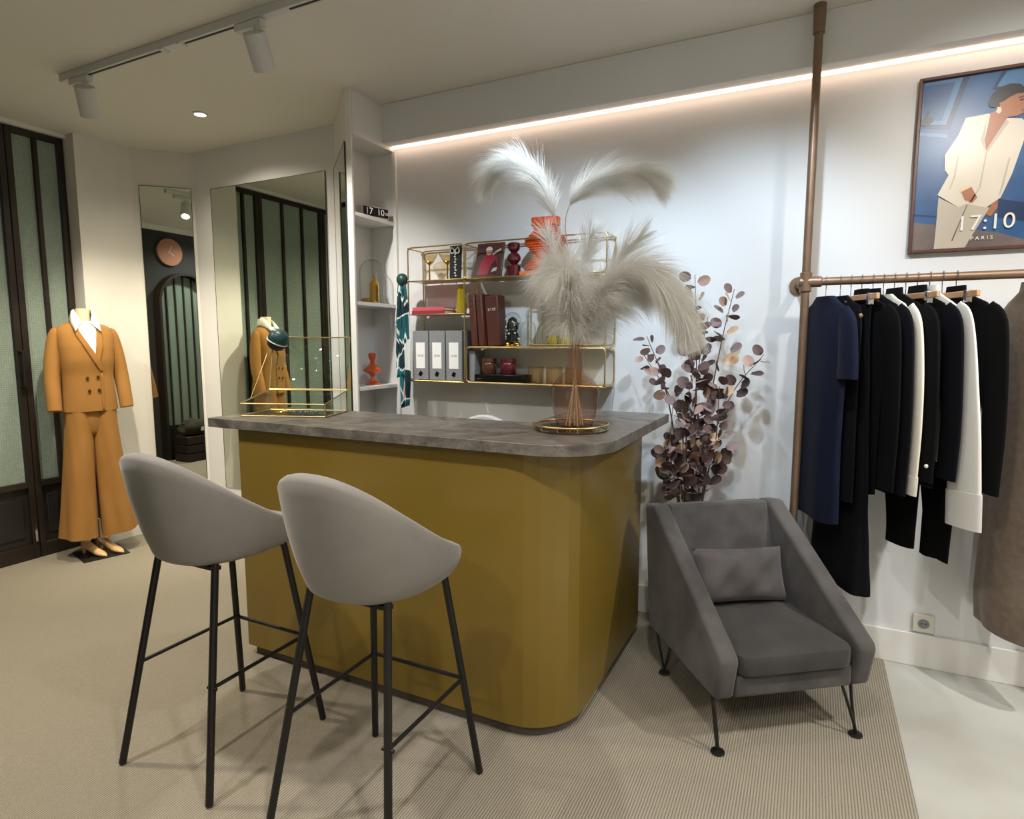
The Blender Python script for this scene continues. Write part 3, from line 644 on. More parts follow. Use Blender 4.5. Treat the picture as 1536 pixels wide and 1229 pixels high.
# glass bottles
def bottle(x, d, lab, r, h, mat='glass'):
    b_ = thing('glass_carafe', lab, 'bottle', (x, YM+d, Z3))
    MB().lathe([(r*.95, 0), (r, .01), (r, h*.55), (r*.8, h*.66), (r*.32, h*.72), (r*.3, h*.82), (r*.42, h*.84)], 20).build('carafe_body', mat, b_, smooth=40)
    MB().ball((0, 0, h*.84+r*.35), r*.42, 14, 8).build('stopper', mat, b_)
bottle(-1.341, .0, 'clear glass decanter with round stopper behind the brass post', .04, .19); bottle(-1.270, .025, 'clear square-shouldered decanter beside the yellow crystal cups', .029, .17)
for i, (x, lab) in enumerate(((-1.200, 'yellow cut crystal cup nearest the decanters'), (-1.13, 'yellow cut crystal cup behind the vase neck'))):
    g = MB().lathe([(.02, 0), (.03, .02), (.036, .06), (.033, .06), (.026, .02), (.004, .006)], 9, (x, YM, Z3)).build('crystal_cup', M('citrine_%d' % i, (206, 186, 70), .08, trans=.6), smooth=15); tag(g, lab, 'cup', 'crystal cups')
tp = MB().lathe([(.045, 0), (.05, .005), (.053, .09), (.060, .092), (.060, .125), (.053, .127), (.048, .09), (.04, .02)], 24, (-1.215, YM-.003, Z2)).build('teal_pot', 'teal', smooth=40); tag(tp, 'small dark teal pot on the short brass tray', 'pot')
# binders
def binder(x, lab, d=0):
    b_ = thing('ring_binder', lab, 'binder', (x, YM+.0115+d, Z4+.0045), 0, 'grey ring binders')
    MB().bb(-.0515, .0515, -.065, .065, 0, .275).build('binder_body', 'grey_card', b_, bevel=.003)
    l_ = MB().bb(-.03, .03, -.0665, -.065, .065, .21).build('spine_label', 'white', b_)
    text('lettering', '17:10', .018, 'black', l_, Matrix.Translation((0, -.067, .135)) @ FACE_Y, .0002)
    MB().box((.0, -.0665, .035), (.02, .004, .024), ry=.5).build('finger_pull', 'black_gloss', b_)
for x, lab in ((-1.988, 'grey ring binder with white label beside the scarf'), (-1.878, 'grey ring binder with white label between two binders'), (-1.768, 'grey ring binder with white label beside the brass post')): binder(x, lab)
b4 = thing('ring_binder', 'grey ring binder half hidden behind the brass post', 'binder', (-1.658, YM+.01, Z4+.0045), 0, 'grey ring binders')
MB().bb(-.018, .018, -.055, .055, 0, .165).build('binder_body', 'grey_card', b4, bevel=.003)
# black box + candles + tumblers
bx = thing('media_box', 'flat black glossy box under the two candle jars', 'box', (-1.490, YM, Z4)); MB().bb(-.145, .145, -.06, .06, 0, .045).build('box_body', 'black_gloss', bx, bevel=.003)
MB().bb(-.13, -.10, -.0615, -.06, .018, .024).build('logo_bar', 'chrome', bx)
for x, m_, lab in ((-1.575, 'candle_b', 'brown glass candle jar on the black box'), (-1.457, 'candle_r', 'dark red glass candle jar on the black box')):
    cj = thing('candle_jar', lab, 'candle', (x, YM, Z4+.0455)); MB().lathe([(.036, 0), (.04, .005), (.042, .05), (.038, .062), (.036, .064)], 24).build('jar', m_, cj, smooth=40); MB().lathe([(.041, .064), (.041, .082), (.038, .084)], 24).build('lid', m_, cj, smooth=40)
for x, lab in ((-1.298, 'straw-tinted tumbler next to the black box'), (-1.192, 'straw-tinted tumbler between two tumblers'), (-1.086, 'straw-tinted tumbler farthest from the black box')):
    g = MB().lathe([(.036, 0), (.042, .004), (.043, .088), (.040, .088), (.039, .006), (.004, .005)], 24, (x, YM, Z4)).build('tumbler', 'amber_glass', smooth=40); tag(g, lab, 'glass', 'straw-tinted tumblers')
# scarf knotted on the post
sc = thing('silk_scarf', 'teal, orange and white printed silk scarf knotted to the brass shelf post', 'scarf', (-2.085, 2.845, 1.03))
MB().ball((.0, -.005, .715), .034, 14, 10, (1, .9, 1.05)).build('knot', 'teal', sc, smooth=80)
def scarf_tail(z1, z0, x0, w0, w1, ph, dx):
    g = []
    for i in range(25):
        t = i/24; z = lerp(z1, z0, t); w_ = lerp(w0, w1, min(1, t*2.2))*(1-.25*max(0, t-.8)/.2)
        g.append([(x0+dx*t+w_*(k/10-.5), -.01+.014*math.sin(k*1.25+ph+t*2)*min(1, t*4+.2), z+.02*(k/10-.5)*t) for k in range(11)])
    MB().loft(g, False, False, closed=False).build('scarf_tail', 'scarf', sc, smooth=80, solid=.0015)
scarf_tail(.70, .17, -.012, .03, .085, 0, -.006); scarf_tail(.70, .0, .012, .028, .07, 2.0, .002)

# ================================================================== CORNER COLUMN OBJECTS
fc = thing('flip_clock', 'small flip clock reading 17 10 on the uppermost white shelf', 'clock', (-2.302, 2.868, SHZ[0]+.001), math.radians(73))
MB().prism([(-.03, 0), (.03, 0), (.03, .065), (-.02, .065)], -.09, .09, lambda a, b, c_: (c_, a, b)).build('clock_case', 'white_plastic', fc, bevel=.004)
MB().bb(-.082, .082, -.032, -.028, .008, .058).build('clock_face', 'black_gloss', fc)
text('digits', '17  10', .05, 'white', fc, Matrix.Translation((-.008, -.034, .033)) @ FACE_Y)
text('small_digits', '28', .02, 'white', fc, Matrix.Translation((.07, -.034, .03)) @ FACE_Y)
d2 = dome('bell_jar', 'clear glass bell jar over a gold bottle on the middle white shelf', (-2.333, 2.885, SHZ[1]+.001), .073, .255)
MB().lathe([(.04, .003), (.042, .01), (.042, .03), (.03, .032)], 24, (-.03, .0, 0)).build('gold_stand', 'gold', d2, smooth=30)
MB().lathe([(.022, .004), (.028, .01), (.028, .11), (.02, .125), (.014, .13), (.014, .155)], 10, (.03, -.02, 0)).build('gold_bottle', 'gold', d2, smooth=20)
oc = MB().lathe([(.05, 0), (.05, .004), (.02, .02), (.013, .045), (.02, .06), (.055, .082), (.058, .09), (.035, .104), (.014, .125), (.013, .14), (.02, .155), (.024, .175), (.02, .185), (.02, .187)], 28, (-2.335, 2.87, SHZ[2]+.001)).build('candlestick', 'orange2', smooth=40); tag(oc, 'glossy orange turned candlestick on the lower white shelf', 'candlestick')

# ================================================================== ON THE COUNTER
# brass tray and glass vase
ty = thing('brass_tray', 'round brass-rimmed mirror tray under the rose glass vase', 'tray', (-.80, 2.13, T+.0006))
MB().lathe([(.138, 0), (.14, .002), (.14, .006), (.13, .008)], 40).build('tray_plate', M('smoked_mirror', (120, 112, 96), .08, 1), ty, smooth=30)
MB().tube([(.139*math.cos(2*PI*k/48), .139*math.sin(2*PI*k/48), .022) for k in range(48)], .004, 8, closed=True).build('rim', 'brass', ty)
for k in range(12): MB().tube([(.139*math.cos(2*PI*k/12), .139*math.sin(2*PI*k/12), .005), (.139*math.cos(2*PI*k/12), .139*math.sin(2*PI*k/12), .022)], .003, 6).build('rail_post', 'brass', ty)
VX, VY, VZ = -.79, 2.14, T+.0096
vs = thing('demijohn_vase', 'rose-tinted glass demijohn vase holding pampas stems', 'vase', (VX, VY, VZ))
pr = [(.004, .004), (.05, 0), (.066, .006), (.074, .03), (.086, .085), (.090, .13), (.086, .155), (.062, .185), (.036, .21), (.028, .235), (.026, .30), (.031, .306)]
MB().lathe(pr, 40).build('vase_body', 'pink_glass', vs, smooth=70)
MB().tube([(.029*math.cos(2*PI*k/28), .029*math.sin(2*PI*k/28), .306) for k in range(28)], .003, 6, closed=True).build('lip', 'pink_glass', vs)
def plume(label, pts, t0, n, L, fan, droop, base, seed, width=.0007):
    rnd = random.Random(seed)
    pl = thing('pampas_plume', label, 'pampas grass', (VX, VY, VZ), 0, 'pampas plumes in the vase')
    sp = cat([base, (0, 0, .20), (pts[0][0]*.25, pts[0][1]*.25, .31)]+pts, 10); sp = [Vector(p) for p in sp]
    m = len(sp); MB().tube(sp, [lerp(.0028, .0008, i/(m-1)) for i in range(m)], 6).build('stem', 'stem', pl)
    b_ = MB(); i0 = int(m*t0); n = int(n*1.7)
    for q in range(n):
        if q % 16 == 0: ct_ = rnd.random(); cr_ = Vector((rnd.gauss(0, 1), rnd.gauss(0, 1), rnd.gauss(0, 1))).normalized(); cl_ = rnd.uniform(.6, 1.2)
        t = min(.999, max(0, ct_+rnd.gauss(0, .018))); fi = lerp(i0, m-1.001, t); i = int(fi); p = sp[i].lerp(sp[i+1], fi-i); tg = (sp[i+1]-sp[i]).normalized()
        rv = cr_+Vector((rnd.gauss(0, 1), rnd.gauss(0, 1), rnd.gauss(0, 1)))*.16; rv = (rv-tg*rv.dot(tg)).normalized()
        env = .45+.75*math.sin(PI*min(1, .12+t*.88))
        ln = L*env*cl_*rnd.uniform(.75, 1.15); d = (tg+rv*fan*rnd.uniform(.5, 1.2)).normalized()
        pv = p; sd = d.cross(Vector((rnd.gauss(0, 1), rnd.gauss(0, 1), rnd.gauss(0, 1)))).normalized(); vs_ = []; ns = 4
        for k in range(ns+1):
            w_ = width*(1-.75*k/ns); vs_ += [pv-sd*w_, pv+sd*w_]
            d = (d+Vector((0, 0, -droop*(.4+k*.5)))).normalized(); pv = pv+d*ln/ns
        b_.add(vs_, [(2*k, 2*k+1, 2*k+3, 2*k+2) for k in range(ns)])
    o = b_.build('plume_fibres', 'pampas', pl, smooth=0); o['kind'] = 'stuff'
    return pl
def R3(l): return [(x-VX, y-VY, z-VZ) for x, y, z in l]
plume('tall pampas plume arching over toward the white shelf column', R3([(-.835, 2.12, 1.68), (-.853, 2.1, 1.82), (-.905, 2.1, 1.95), (-.99, 2.1, 2.04), (-1.08, 2.1, 2.045), (-1.145, 2.1, 1.985)]), .52, 2600, .13, .55, .16, (.0, .0, .006), 1)
plume('tall pampas plume arching over toward the clothes rail', R3([(-.81, 2.12, 1.68), (-.818, 2.1, 1.84), (-.765, 2.1, 1.925), (-.66, 2.1, 1.965), (-.55, 2.1, 1.96), (-.475, 2.1, 1.93)]), .55, 2600, .13, .6, .17, (.02, .01, .006), 2)
plume('fluffy upright pampas plume over the vase mouth, in front of the orange vase', R3([(-.785, 2.06, 1.48), (-.80, 2.04, 1.56), (-.815, 2.02, 1.62), (-.835, 2.01, 1.64)]), .46, 2300, .14, .95, .32, (-.02, .01, .006), 3)
plume('drooping dense pampas plume just above the vase neck', R3([(-.765, 2.02, 1.47), (-.755, 1.99, 1.55), (-.755, 1.96, 1.61), (-.775, 1.94, 1.62)]), .40, 2400, .16, .85, .36, (.02, -.02, .006), 4)
plume('loose sparse pampas plume rising before the orange vase', R3([(-.80, 2.04, 1.52), (-.815, 2.02, 1.62), (-.83, 2.0, 1.72), (-.85, 2.0, 1.78)]), .56, 330, .12, .7, .05, (.0, .02, .006), 9)
plume('thin feathery pampas plume pointing up beside the brass shelf end', R3([(-.76, 2.18, 1.50), (-.70, 2.2, 1.60), (-.63, 2.2, 1.71), (-.56, 2.2, 1.775)]), .45, 520, .13, .5, .02, (.03, .01, .006), 5)
plume('large pampas plume bowing down toward the mauve eucalyptus', R3([(-.725, 2.08, 1.47), (-.66, 2.04, 1.55), (-.555, 2.02, 1.63), (-.45, 2.0, 1.585), (-.385, 2.0, 1.50), (-.345, 2.0, 1.42)]), .36, 4600, .155, .7, .22, (-.03, -.01, .006), 6)
plume('short pampas plume leaning to the clothes rail low over the worktop', R3([(-.73, 2.11, 1.45), (-.68, 2.1, 1.52), (-.60, 2.1, 1.58), (-.52, 2.1, 1.575)]), .38, 3000, .15, .8, .26, (-.01, -.03, .006), 7)
plume('upright pampas plume with loose tips at the middle of the bunch', R3([(-.79, 2.16, 1.52), (-.785, 2.18, 1.64), (-.77, 2.2, 1.75), (-.755, 2.2, 1.80)]), .48, 420, .13, .6, .06, (.01, .03, .006), 8)

# glass jewellery box with open lid
gb = thing('display_box', 'brass-edged glass jewellery box with open lid on the worktop', 'display box', (-2.11, 2.045, T), math.radians(19))
hx, hy = .195, .125; zf, zb = .058, .100
er = .003
cs = [(-hx, -hy), (hx, -hy), (hx, hy), (-hx, hy)]
e = MB()
for (x, y) in cs: e.tube([(x, y, .002), (x, y, zf if y < 0 else zb)], er, 6)
for a, b in ((0, 1), (1, 2), (2, 3), (3, 0)):
    e.tube([(*cs[a], .004), (*cs[b], .004)], er, 6); e.tube([(*cs[a], zf if cs[a][1] < 0 else zb), (*cs[b], zf if cs[b][1] < 0 else zb)], er, 6)
e.build('brass_edges', 'brass', gb)
MB().bb(-hx, hx, -hy, hy, .001, .004).build('base_glass', 'box_glass', gb)
MB().bb(-hx, hx, -hy-.001, -hy+.001, .004, zf).build('front_pane', 'box_glass', gb); MB().bb(-hx, hx, hy-.001, hy+.001, .004, zb).build('back_pane', 'box_glass', gb)
for sx in (-1, 1): MB().prism([(-hy, .004), (hy, .004), (hy, zb), (-hy, zf)], -.001, .001, lambda a, b, c_, sx=sx: (sx*hx+c_, a, b)).build('side_pane', 'box_glass', gb)
ld = Vector((0, .055, .245)); h0 = Vector((0, hy, zb+.004))
lp = [Vector((-hx, 0, 0))+h0, Vector((hx, 0, 0))+h0, Vector((hx, 0, 0))+h0+ld, Vector((-hx, 0, 0))+h0+ld]
lid = MB(); lid.add(lp, [(0, 1, 2, 3)]); lo = lid.build('lid_pane', 'box_glass', gb, solid=.002)
e = MB(); e.tube(lp, er, 6, closed=False); e.tube([lp[3], lp[0]], er, 6); e.build('lid_frame', 'brass', lo)
MB().tube([lp[3]*1.0, (-hx, -hy*.35, .072)], .0012, 5).build('lid_chain', 'brass', gb)
jw = thing('necklace', 'silver chain necklace lying inside the glass box', 'necklace', (-2.06, 2.045, T+.005), .3)
for k in range(14):
    a = 2*PI*k/14; MB().ball((.055*math.cos(a)+.01*math.sin(3*a), .03*math.sin(a), .007), .007, 8, 5).build('bead', 'chrome', jw)
rg_ = thing('bangle', 'flat gold bangle lying inside the glass box', 'bangle', (-2.18, 2.03, T+.005)); MB().tube([(.03*math.cos(2*PI*k/20), .03*math.sin(2*PI*k/20), .004) for k in range(20)], .004, 6, closed=True).build('ring', 'gold', rg_)
cp = thing('velvet_cap', 'dark teal and black velvet cap with pale band hung on the open glass lid', 'cap', (-2.30, 2.13, T+.335), math.radians(25)); cp.rotation_euler = (math.radians(8), math.radians(28), math.radians(25))
MB().lathe([(.047, -.004), (.048, .012), (.043, .034), (.028, .05), (.004, .056)], 24).build('crown', 'teal', cp, smooth=60)
MB().tube([(.047*math.cos(2*PI*k/28), .047*math.sin(2*PI*k/28), -.007) for k in range(28)], .003, 8, closed=True).build('band', 'cream', cp)
MB().lathe([(.004, -.05), (.02, -.047), (.038, -.034), (.046, -.012)], 24).build('lining', 'black', cp, smooth=60)
# chair behind the counter
oc_ = thing('desk_chair', 'pale rounded desk chair behind the counter, only its top showing', 'chair', (-1.55, 2.62, FZ))
rb = [(.22*math.cos(PI*k/16), .66+.345*math.sin(PI*k/16)**.6) for k in range(17)]
MB().prism(rb, .19, .225, lambda a, b, c_: (a, c_, b)).build('backrest', 'white_plastic', oc_, bevel=.01)
cs_ = cushion(.22, .2, .06, .08, .01).build('seat', 'grey_card', oc_, smooth=50); cs_.location = (0, 0, .44)
MB().tube([(0, .2, .47), (0, .23, .6), (0, .226, .8)], .018, 10).build('back_bracket', 'black_metal', oc_)
MB().tube([(0, 0, .05), (0, 0, .44)], .025, 12).build('column', 'chrome', oc_)
for k in range(5): a = 2*PI*k/5; MB().tube([(0, 0, .07), (.22*math.cos(a), .22*math.sin(a), .02)], .018, 8).build('leg', 'chrome', oc_)

# ================================================================== EUCALYPTUS
eu = thing('eucalyptus_plant', 'tall mauve-leaved eucalyptus plant in a pot behind the armchair', 'plant', (-.485, 2.885, FZ))
MB().lathe([(.075, 0), (.08, .01), (.10, .22), (.105, .24), (.095, .24), (.09, .22)], 28).build('pot', 'pot', eu, smooth=30)
LM = [M('leaf_'+k, v, .55, var=(30, w_)) for k, v, w_ in (('plum', (84, 64, 62), (100, 80, 77)), ('mauve', (118, 100, 99), (138, 118, 116)), ('dusk', (60, 46, 46), (78, 62, 61)), ('blush', (172, 140, 128), (190, 160, 146)), ('straw', (192, 172, 134), (200, 158, 134)))]
def leaf_mesh(m):
    n = 12; vs = [(0, 0, 0)]; fs = []
    for k in range(n):
        a = 2*PI*k/n; r = 1*(1+.12*math.cos(a)); vs.append((1.0+r*math.cos(a), .86*math.sin(a), .14*(math.sin(a)**2)+.08*math.cos(a)))
    vs.append((1.0, 0, -.06))
    fs = [(k+1, (k+1) % n+1, n+1) for k in range(n)]+[(0, 6, 7)]
    me = bpy.data.meshes.new('leaf'); me.from_pydata(vs, [], fs); me.materials.append(m); me.shade_smooth(); return me
LME = [leaf_mesh(m) for m in LM]
rl = random.Random(11)
STEMS = [  # control points relative to the pot (x, y, z)
    [(0, 0, .22), (.02, -.03, .9), (.02, -.06, 1.35), (.0, -.05, 1.69)], [(.02, 0, .22), (.06, -.05, .9), (.12, -.07, 1.35), (.17, -.06, 1.62)],
    [(.02, .02, .22), (.08, -.02, .85), (.17, -.04, 1.15), (.30, -.03, 1.34)], [(-.02, 0, .22), (-.06, -.03, .85), (-.12, -.06, 1.2), (-.21, -.05, 1.42)],
    [(-.02, .02, .22), (-.03, 0, .85), (-.08, -.03, 1.1), (-.22, -.05, 1.33)], [(0, -.02, .22), (.0, -.1, .8), (.0, -.14, 1.1), (.04, -.15, 1.38)],
    [(.01, -.02, .22), (.08, -.06, .75), (.12, -.09, .95), (.13, -.10, 1.2)], [(-.01, -.01, .22), (-.04, -.10, .7), (-.06, -.18, .9), (-.05, -.20, 1.12)],
    [(.0, .0, .22), (.02, -.05, .7), (.06, -.09, .85), (.09, -.10, .98)], [(.0, .0, .22), (-.01, -.12, .7), (-.04, -.2, .82), (-.07, -.24, .92)], [(.0, 0, .22), (.02, -.06, .8), (.03, -.10, 1.2), (.07, -.10, 1.5)]]
for si, sp in enumerate(STEMS):
    c_ = cat(sp, 9); m = len(c_)
    br = MB().tube(c_, [lerp(.005, .0015, i/(m-1)) for i in range(m)], 6).build('branch', 'branch', eu)
    nl = 28 if si not in (2, 3, 4) else 23
    for q in range(nl):
        t = .29+.71*((q+.5)/nl); fi = t*(m-1.001); i = int(fi); p = c_[i].lerp(c_[i+1], fi-i); tg = (c_[i+1]-c_[i]).normalized()
        a = q*2.4+rl.uniform(-.5, .5); u = tg.orthogonal().normalized(); v = tg.cross(u); out = u*math.cos(a)+v*math.sin(a)
        if out.y > .5: out.y *= -.6
        xd = (out*1.0+tg*.35+Vector((0, -.15, .0))).normalized()
        zd = (Vector((rl.gauss(0, .55), -1+rl.gauss(0, .5), .5+rl.gauss(0, .5)))); zd = (zd-xd*zd.dot(xd)).normalized(); yd = zd.cross(xd)
        s_ = lerp(.036, .024, t)*rl.uniform(.8, 1.2)
        top = t > .72
        k = rl.choices(range(5), (3, 4, 2, 2.2, 1.6) if top else (4, 4, 3.5, 1.0, .8))[0]
        o = bpy.data.objects.new('leaf', LME[k]); COL.objects.link(o); o.parent = eu
        off = p+out*rl.uniform(.004, .05 if t < .7 else .02)
        if off.y > .1: off.y = .1
        if off.x < -.02 and off.y < .0 and .97 < off.z < 1.13: off.x += .075
        mt = Matrix((xd, yd, zd)).transposed().to_4x4(); o.matrix_local = Matrix.Translation(off) @ mt @ Matrix.Scale(s_, 4)

# ================================================================== CLOTHES RACK
RX, RY, RZ = -.037, 2.845, 1.639
rk = thing('clothes_rail', 'antique bronze pipe clothes rail fixed to floor, ceiling and wall', 'clothes rail', (RX, RY, FZ))
MB().tube([(0, 0, 0), (0, 0, CEIL-FZ-.001)], .0165, 20).build('upright', 'bronze', rk)
MB().tube([(-.0, 0, RZ), (2.3, 0, RZ)], .0165, 20).build('rail', 'bronze', rk)
MB().tube([(0, 0, RZ), (-.03, WY-RY-.012, RZ)], .0165, 16).build('wall_arm', 'bronze', rk)
MB().tube([(-.03, WY-RY-.013, RZ), (-.03, WY-RY-.002, RZ)], .038, 24).build('wall_flange', 'bronze', rk)
MB().tube([(0, 0, RZ-.04), (0, 0, RZ+.04)], .023, 20).build('tee_fitting', 'bronze', rk, bevel=.003)
MB().tube([(-.025, 0, RZ), (.06, 0, RZ)], .022, 20).build('tee_sleeve', 'bronze', rk, bevel=.003)
MB().tube([(0, 0, CEIL-FZ-.11), (0, 0, CEIL-FZ-.002)], [.022, .024], 20).build('ceiling_collar', 'bronze', rk)
MB().tube([(0, 0, 0), (0, 0, .02)], [.045, .022], 24).build('floor_flange', 'bronze', rk)
RT = RZ+FZ   # rail axis height
def hook(par, top=0): 
    pts = [(.0, .0, -.075), (0, .0, -.03)]+[(0, .0215*math.cos(a)-.0, .0215*math.sin(a)) for a in [math.radians(d) for d in (-60, -20, 20, 60, 100, 140, 180, 205)]]
    pts = [(0, 0, -.075), (0, .004, -.04)]+pts[2:]
    return MB().tube(cat(pts, 3), .0018, 6).build('hook', 'chrome', par)
def hanger(x, alpha, label, kind='wood'):
    h = thing('coat_hanger', label, 'hanger', (x, RY, RT), alpha-PI/2, 'hangers on the bronze rail')
    hk = hook(h); hk.rotation_euler = (0, 0, -(alpha-PI/2))
    if kind == 'wood':
        pts = cat([(-.155, 0, -.15), (-.10, 0, -.115), (-.03, 0, -.078), (.03, 0, -.078), (.10, 0, -.115), (.155, 0, -.15)], 5)
        MB().tube(pts, [.0045+.0025*math.sin(PI*i/(len(pts)-1)) for i in range(len(pts))], 10, flat=1.9).build('shoulder_bar', 'wood', h)
    else:
        MB().bb(-.18, .18, -.007, .007, -.085, -.062).build('clip_bar', 'wood', h, bevel=.003)
        for sx in (-1, 1): MB().bb(sx*.13-.008, sx*.13+.008, -.012, .012, -.105, -.06).build('clip', 'chrome', h, bevel=.002)
    return h
def garment(name, label, cat_, x, alpha, prof, mat, sleeves=None, seed=0, folds=6, amp=.012, top_open=False, n=44, group=None, collar=None, rub=0):
    """prof rows from hem up: (z, half width far, half width near, half thickness)"""
    rnd = random.Random(seed); ph = rnd.uniform(0, 6); g = thing(name, label, cat_, (x, RY, 0), alpha-PI/2, group)
    z0, z1 = prof[0][0], prof[-1][0]; N = 34; rings = []
    for i in range(N+1):
        t = i/N; z = lerp(z0, z1, t); a, b_, th = interp(prof, z); R = []
        for k in range(n):
            an = 2*PI*k/n; c_, s_ = math.cos(an), math.sin(an); hw = b_ if c_ > 0 else a
            f = (1-t)**.8*amp
            off = f*(math.sin(folds*an+ph+.8*t)+.5*math.sin((folds+3)*an-ph))
            e_ = .8
            R.append(((hw+off)*math.copysign(abs(c_)**e_, c_), (th+off*.8)*math.copysign(abs(s_)**e_, s_), z+ .006*math.sin(2*an+ph)*(1-t)))
        rings.append(R)
    body = MB().loft(rings, True, not top_open).build('body', mat, g, smooth=70)
    for sl_ in (sleeves or []):
        pts, rs, fl = sl_[:3]
        q = cat(pts, 6); rr = [interp([(i/(len(rs)-1), r) for i, r in enumerate(rs)], k/(len(q)-1))[0] for k in range(len(q))]
        s_o = MB().tube(q, rr, 18, flat=fl).build('sleeve', sl_[3] if len(sl_) > 3 else mat, g, smooth=70)
    if collar:
        w_, h_ = collar; ck = .26 if prof[0][3] < .05 else .6
        MB().loft([[(q*math.cos(2*PI*k/22), q*ck*math.sin(2*PI*k/22), z1+zc) for k in range(22)] for q, zc in ((w_, -.02), (w_*1.02, 0), (w_*.95, h_), (w_*.8, h_), (w_*.82, .0))], False, False).build('collar', mat, g, smooth=50)
    return g
SHO = lambda w_, th, z=1.562: [(z-.22, w_, w_, th), (z-.10, w_*1.0, w_*1.0, th), (z-.03, w_*.93, w_*.93, th*.8), (z, w_*.55, w_*.55, th*.6), (z+.022, .055, .055, th*.85)]
A = math.radians
def slv(pts, ws, k=.42, mat=None):     # flattened sleeve: half widths ws, thickness ratio k
    return (pts, [w_*k for w_ in ws], 1/k)+((mat,) if mat else ())
def near(z_end, w0=.055, w1=.048, u=.215, k=.21):
    return slv([(.15, 0, 1.515), (.195, 0, 1.455), (u, 0, 1.28), (u+.012, 0, 1.08), (u+.008, 0, z_end)], [.04, w0, w0, lerp(w0, w1, .6), w1], k)
AL = A(28)
def jacket(label, x, mat, zb, zs, seed, collar=(.05, .025), w0=.055, w1=.05, th=.0115, name='jacket', kind='jacket'):
    return garment(name, label, kind, x, AL, [(zb, .165, .165, th+.001), (1.15, .16, .165, th)]+SHO(.18, th), mat, [near(zs, w0, w1)], seed, 5, .0015, collar=collar)
hanger(.040, AL, 'wooden hanger holding the navy short-sleeved dress')
garment('tee_dress', 'navy short-sleeved dress next to the bronze upright', 'dress', .040, AL, [(.665, .155, .165, .03), (1.0, .15, .155, .028)]+SHO(.165, .026), 'navy',
        [slv([(.13, 0, 1.515), (.165, 0, 1.46), (.182, 0, 1.35), (.186, 0, 1.255)], [.04, .055, .058, .06], .38), slv([(-.13, 0, 1.515), (-.15, 0, 1.46), (-.158, 0, 1.36), (-.16, 0, 1.28)], [.025, .03, .032, .032], .35)], 1, 5, .005)
hanger(.092, AL, 'wooden hanger holding the midnight blue blouse')
garment('blouse', 'midnight blue blouse between the navy dress and the black skirt', 'blouse', .092, AL, [(.76, .155, .17, .011), (1.2, .15, .16, .011)]+SHO(.16, .0115), 'ink',
        [slv([(-.13, 0, 1.515), (-.15, 0, 1.42), (-.155, 0, 1.18), (-.158, 0, .94)], [.025, .03, .03, .03], .26, 'navy')], 3, 5, .0015)
hanger(.130, AL, 'clip hanger holding the long black skirt', 'clip')
garment('long_skirt', 'long black flared skirt with the lowest hem among the dark clothes', 'skirt', .130, AL, [(.41, .18, .225, .05), (.58, .175, .21, .03), (.76, .17, .195, .011), (1.2, .15, .16, .011), (1.45, .14, .14, .010), (1.545, .14, .14, .009)], 'black_cloth', None, 2, 5, .006)
hanger(.168, AL, 'wooden hanger holding the black jacket beside the skirt')
jacket('black jacket hanging beside the long skirt', .168, 'black_cloth', .80, .84, 4)
hanger(.207, AL, 'wooden hanger holding the midnight jacket by the ivory top')
jacket('midnight blue-black jacket hanging beside the ivory top', .207, 'ink', .82, .83, 5)
hanger(.243, AL, 'wooden hanger holding the ivory long-sleeved top')
g5 = garment('long_sleeve_top', 'ivory long-sleeved top squeezed between dark jackets', 'top', .243, AL, [(.86, .15, .14, .010), (1.2, .15, .15, .010)]+SHO(.165, .0105), 'cream', [near(.86, .04, .036, .222, .27)], 6, 5, .001)
MB().tube(cat([(.231, 0, .905), (.231, 0, .87), (.229, 0, .835)], 4), [.0115]*9, 16, flat=3.4).build('turned_cuff', 'cream', g5, smooth=50)
hanger(.280, AL, 'wooden hanger holding the black jacket beside the ivory top')
g6 = jacket('black jacket with a pale cuff button beside the ivory top', .280, 'black_cloth', .90, .89, 7, w0=.062, w1=.06)
MB().ball((.262, -.010, .95), .008, 8, 6).build('button', 'pearl', g6)
hanger(.318, AL, 'clip hanger holding the black trousers', 'clip')
garment('trousers', 'black trousers hanging folded below the jackets', 'trousers', .318, AL, [(.60, .0, .15, .011), (1.0, .08, .16, .011), (1.45, .14, .14, .010), (1.545, .14, .14, .009)], 'black_cloth', None, 8, 4, .001)
hanger(.356, AL, 'wooden hanger holding the black wool coat')
jacket('black wool short coat with upright collar beside the white shirt', .356, 'ink', .85, .90, 9, (.052, .032), .052, .048, name='wool_coat', kind='coat')
hanger(.396, AL, 'wooden hanger holding the white overshirt')
g8 = garment('overshirt', 'white cotton overshirt with a wide cuffed sleeve hanging forward', 'shirt', .396, AL, [(.95, .15, .12, .0105), (1.2, .15, .14, .0105)]+SHO(.165, .0115), 'white_cloth', [slv([(.14, 0, 1.52), (.185, 0, 1.465), (.212, 0, 1.28), (.235, 0, 1.05), (.250, 0, .84)], [.035, .045, .058, .072, .08], .16)], 10, 5, .001, collar=(.05, .03))
MB().tube(cat([(.248, 0, .865), (.251, 0, .83), (.258, 0, .735)], 4), [.0145]*9, 20, flat=5.8).build('cuff', 'white_cloth', g8, smooth=50)
hanger(.436, AL, 'clip hanger holding the charcoal trousers', 'clip')
garment('trousers', 'charcoal trousers hanging beside the taupe coat', 'trousers', .436, AL, [(.56, -.05, .14, .011), (1.0, .08, .16, .011), (1.45, .14, .14, .010), (1.545, .14, .14, .009)], 'black_cloth', None, 12, 4, .001)
hanger(.480, AL, 'wooden hanger holding the black jacket beside the taupe coat')
jacket('black jacket hanging between the white overshirt and the taupe coat', .480, 'black_cloth', .82, .86, 13, th=.016)
hanger(.725, AL, 'wooden hanger holding the long taupe coat')
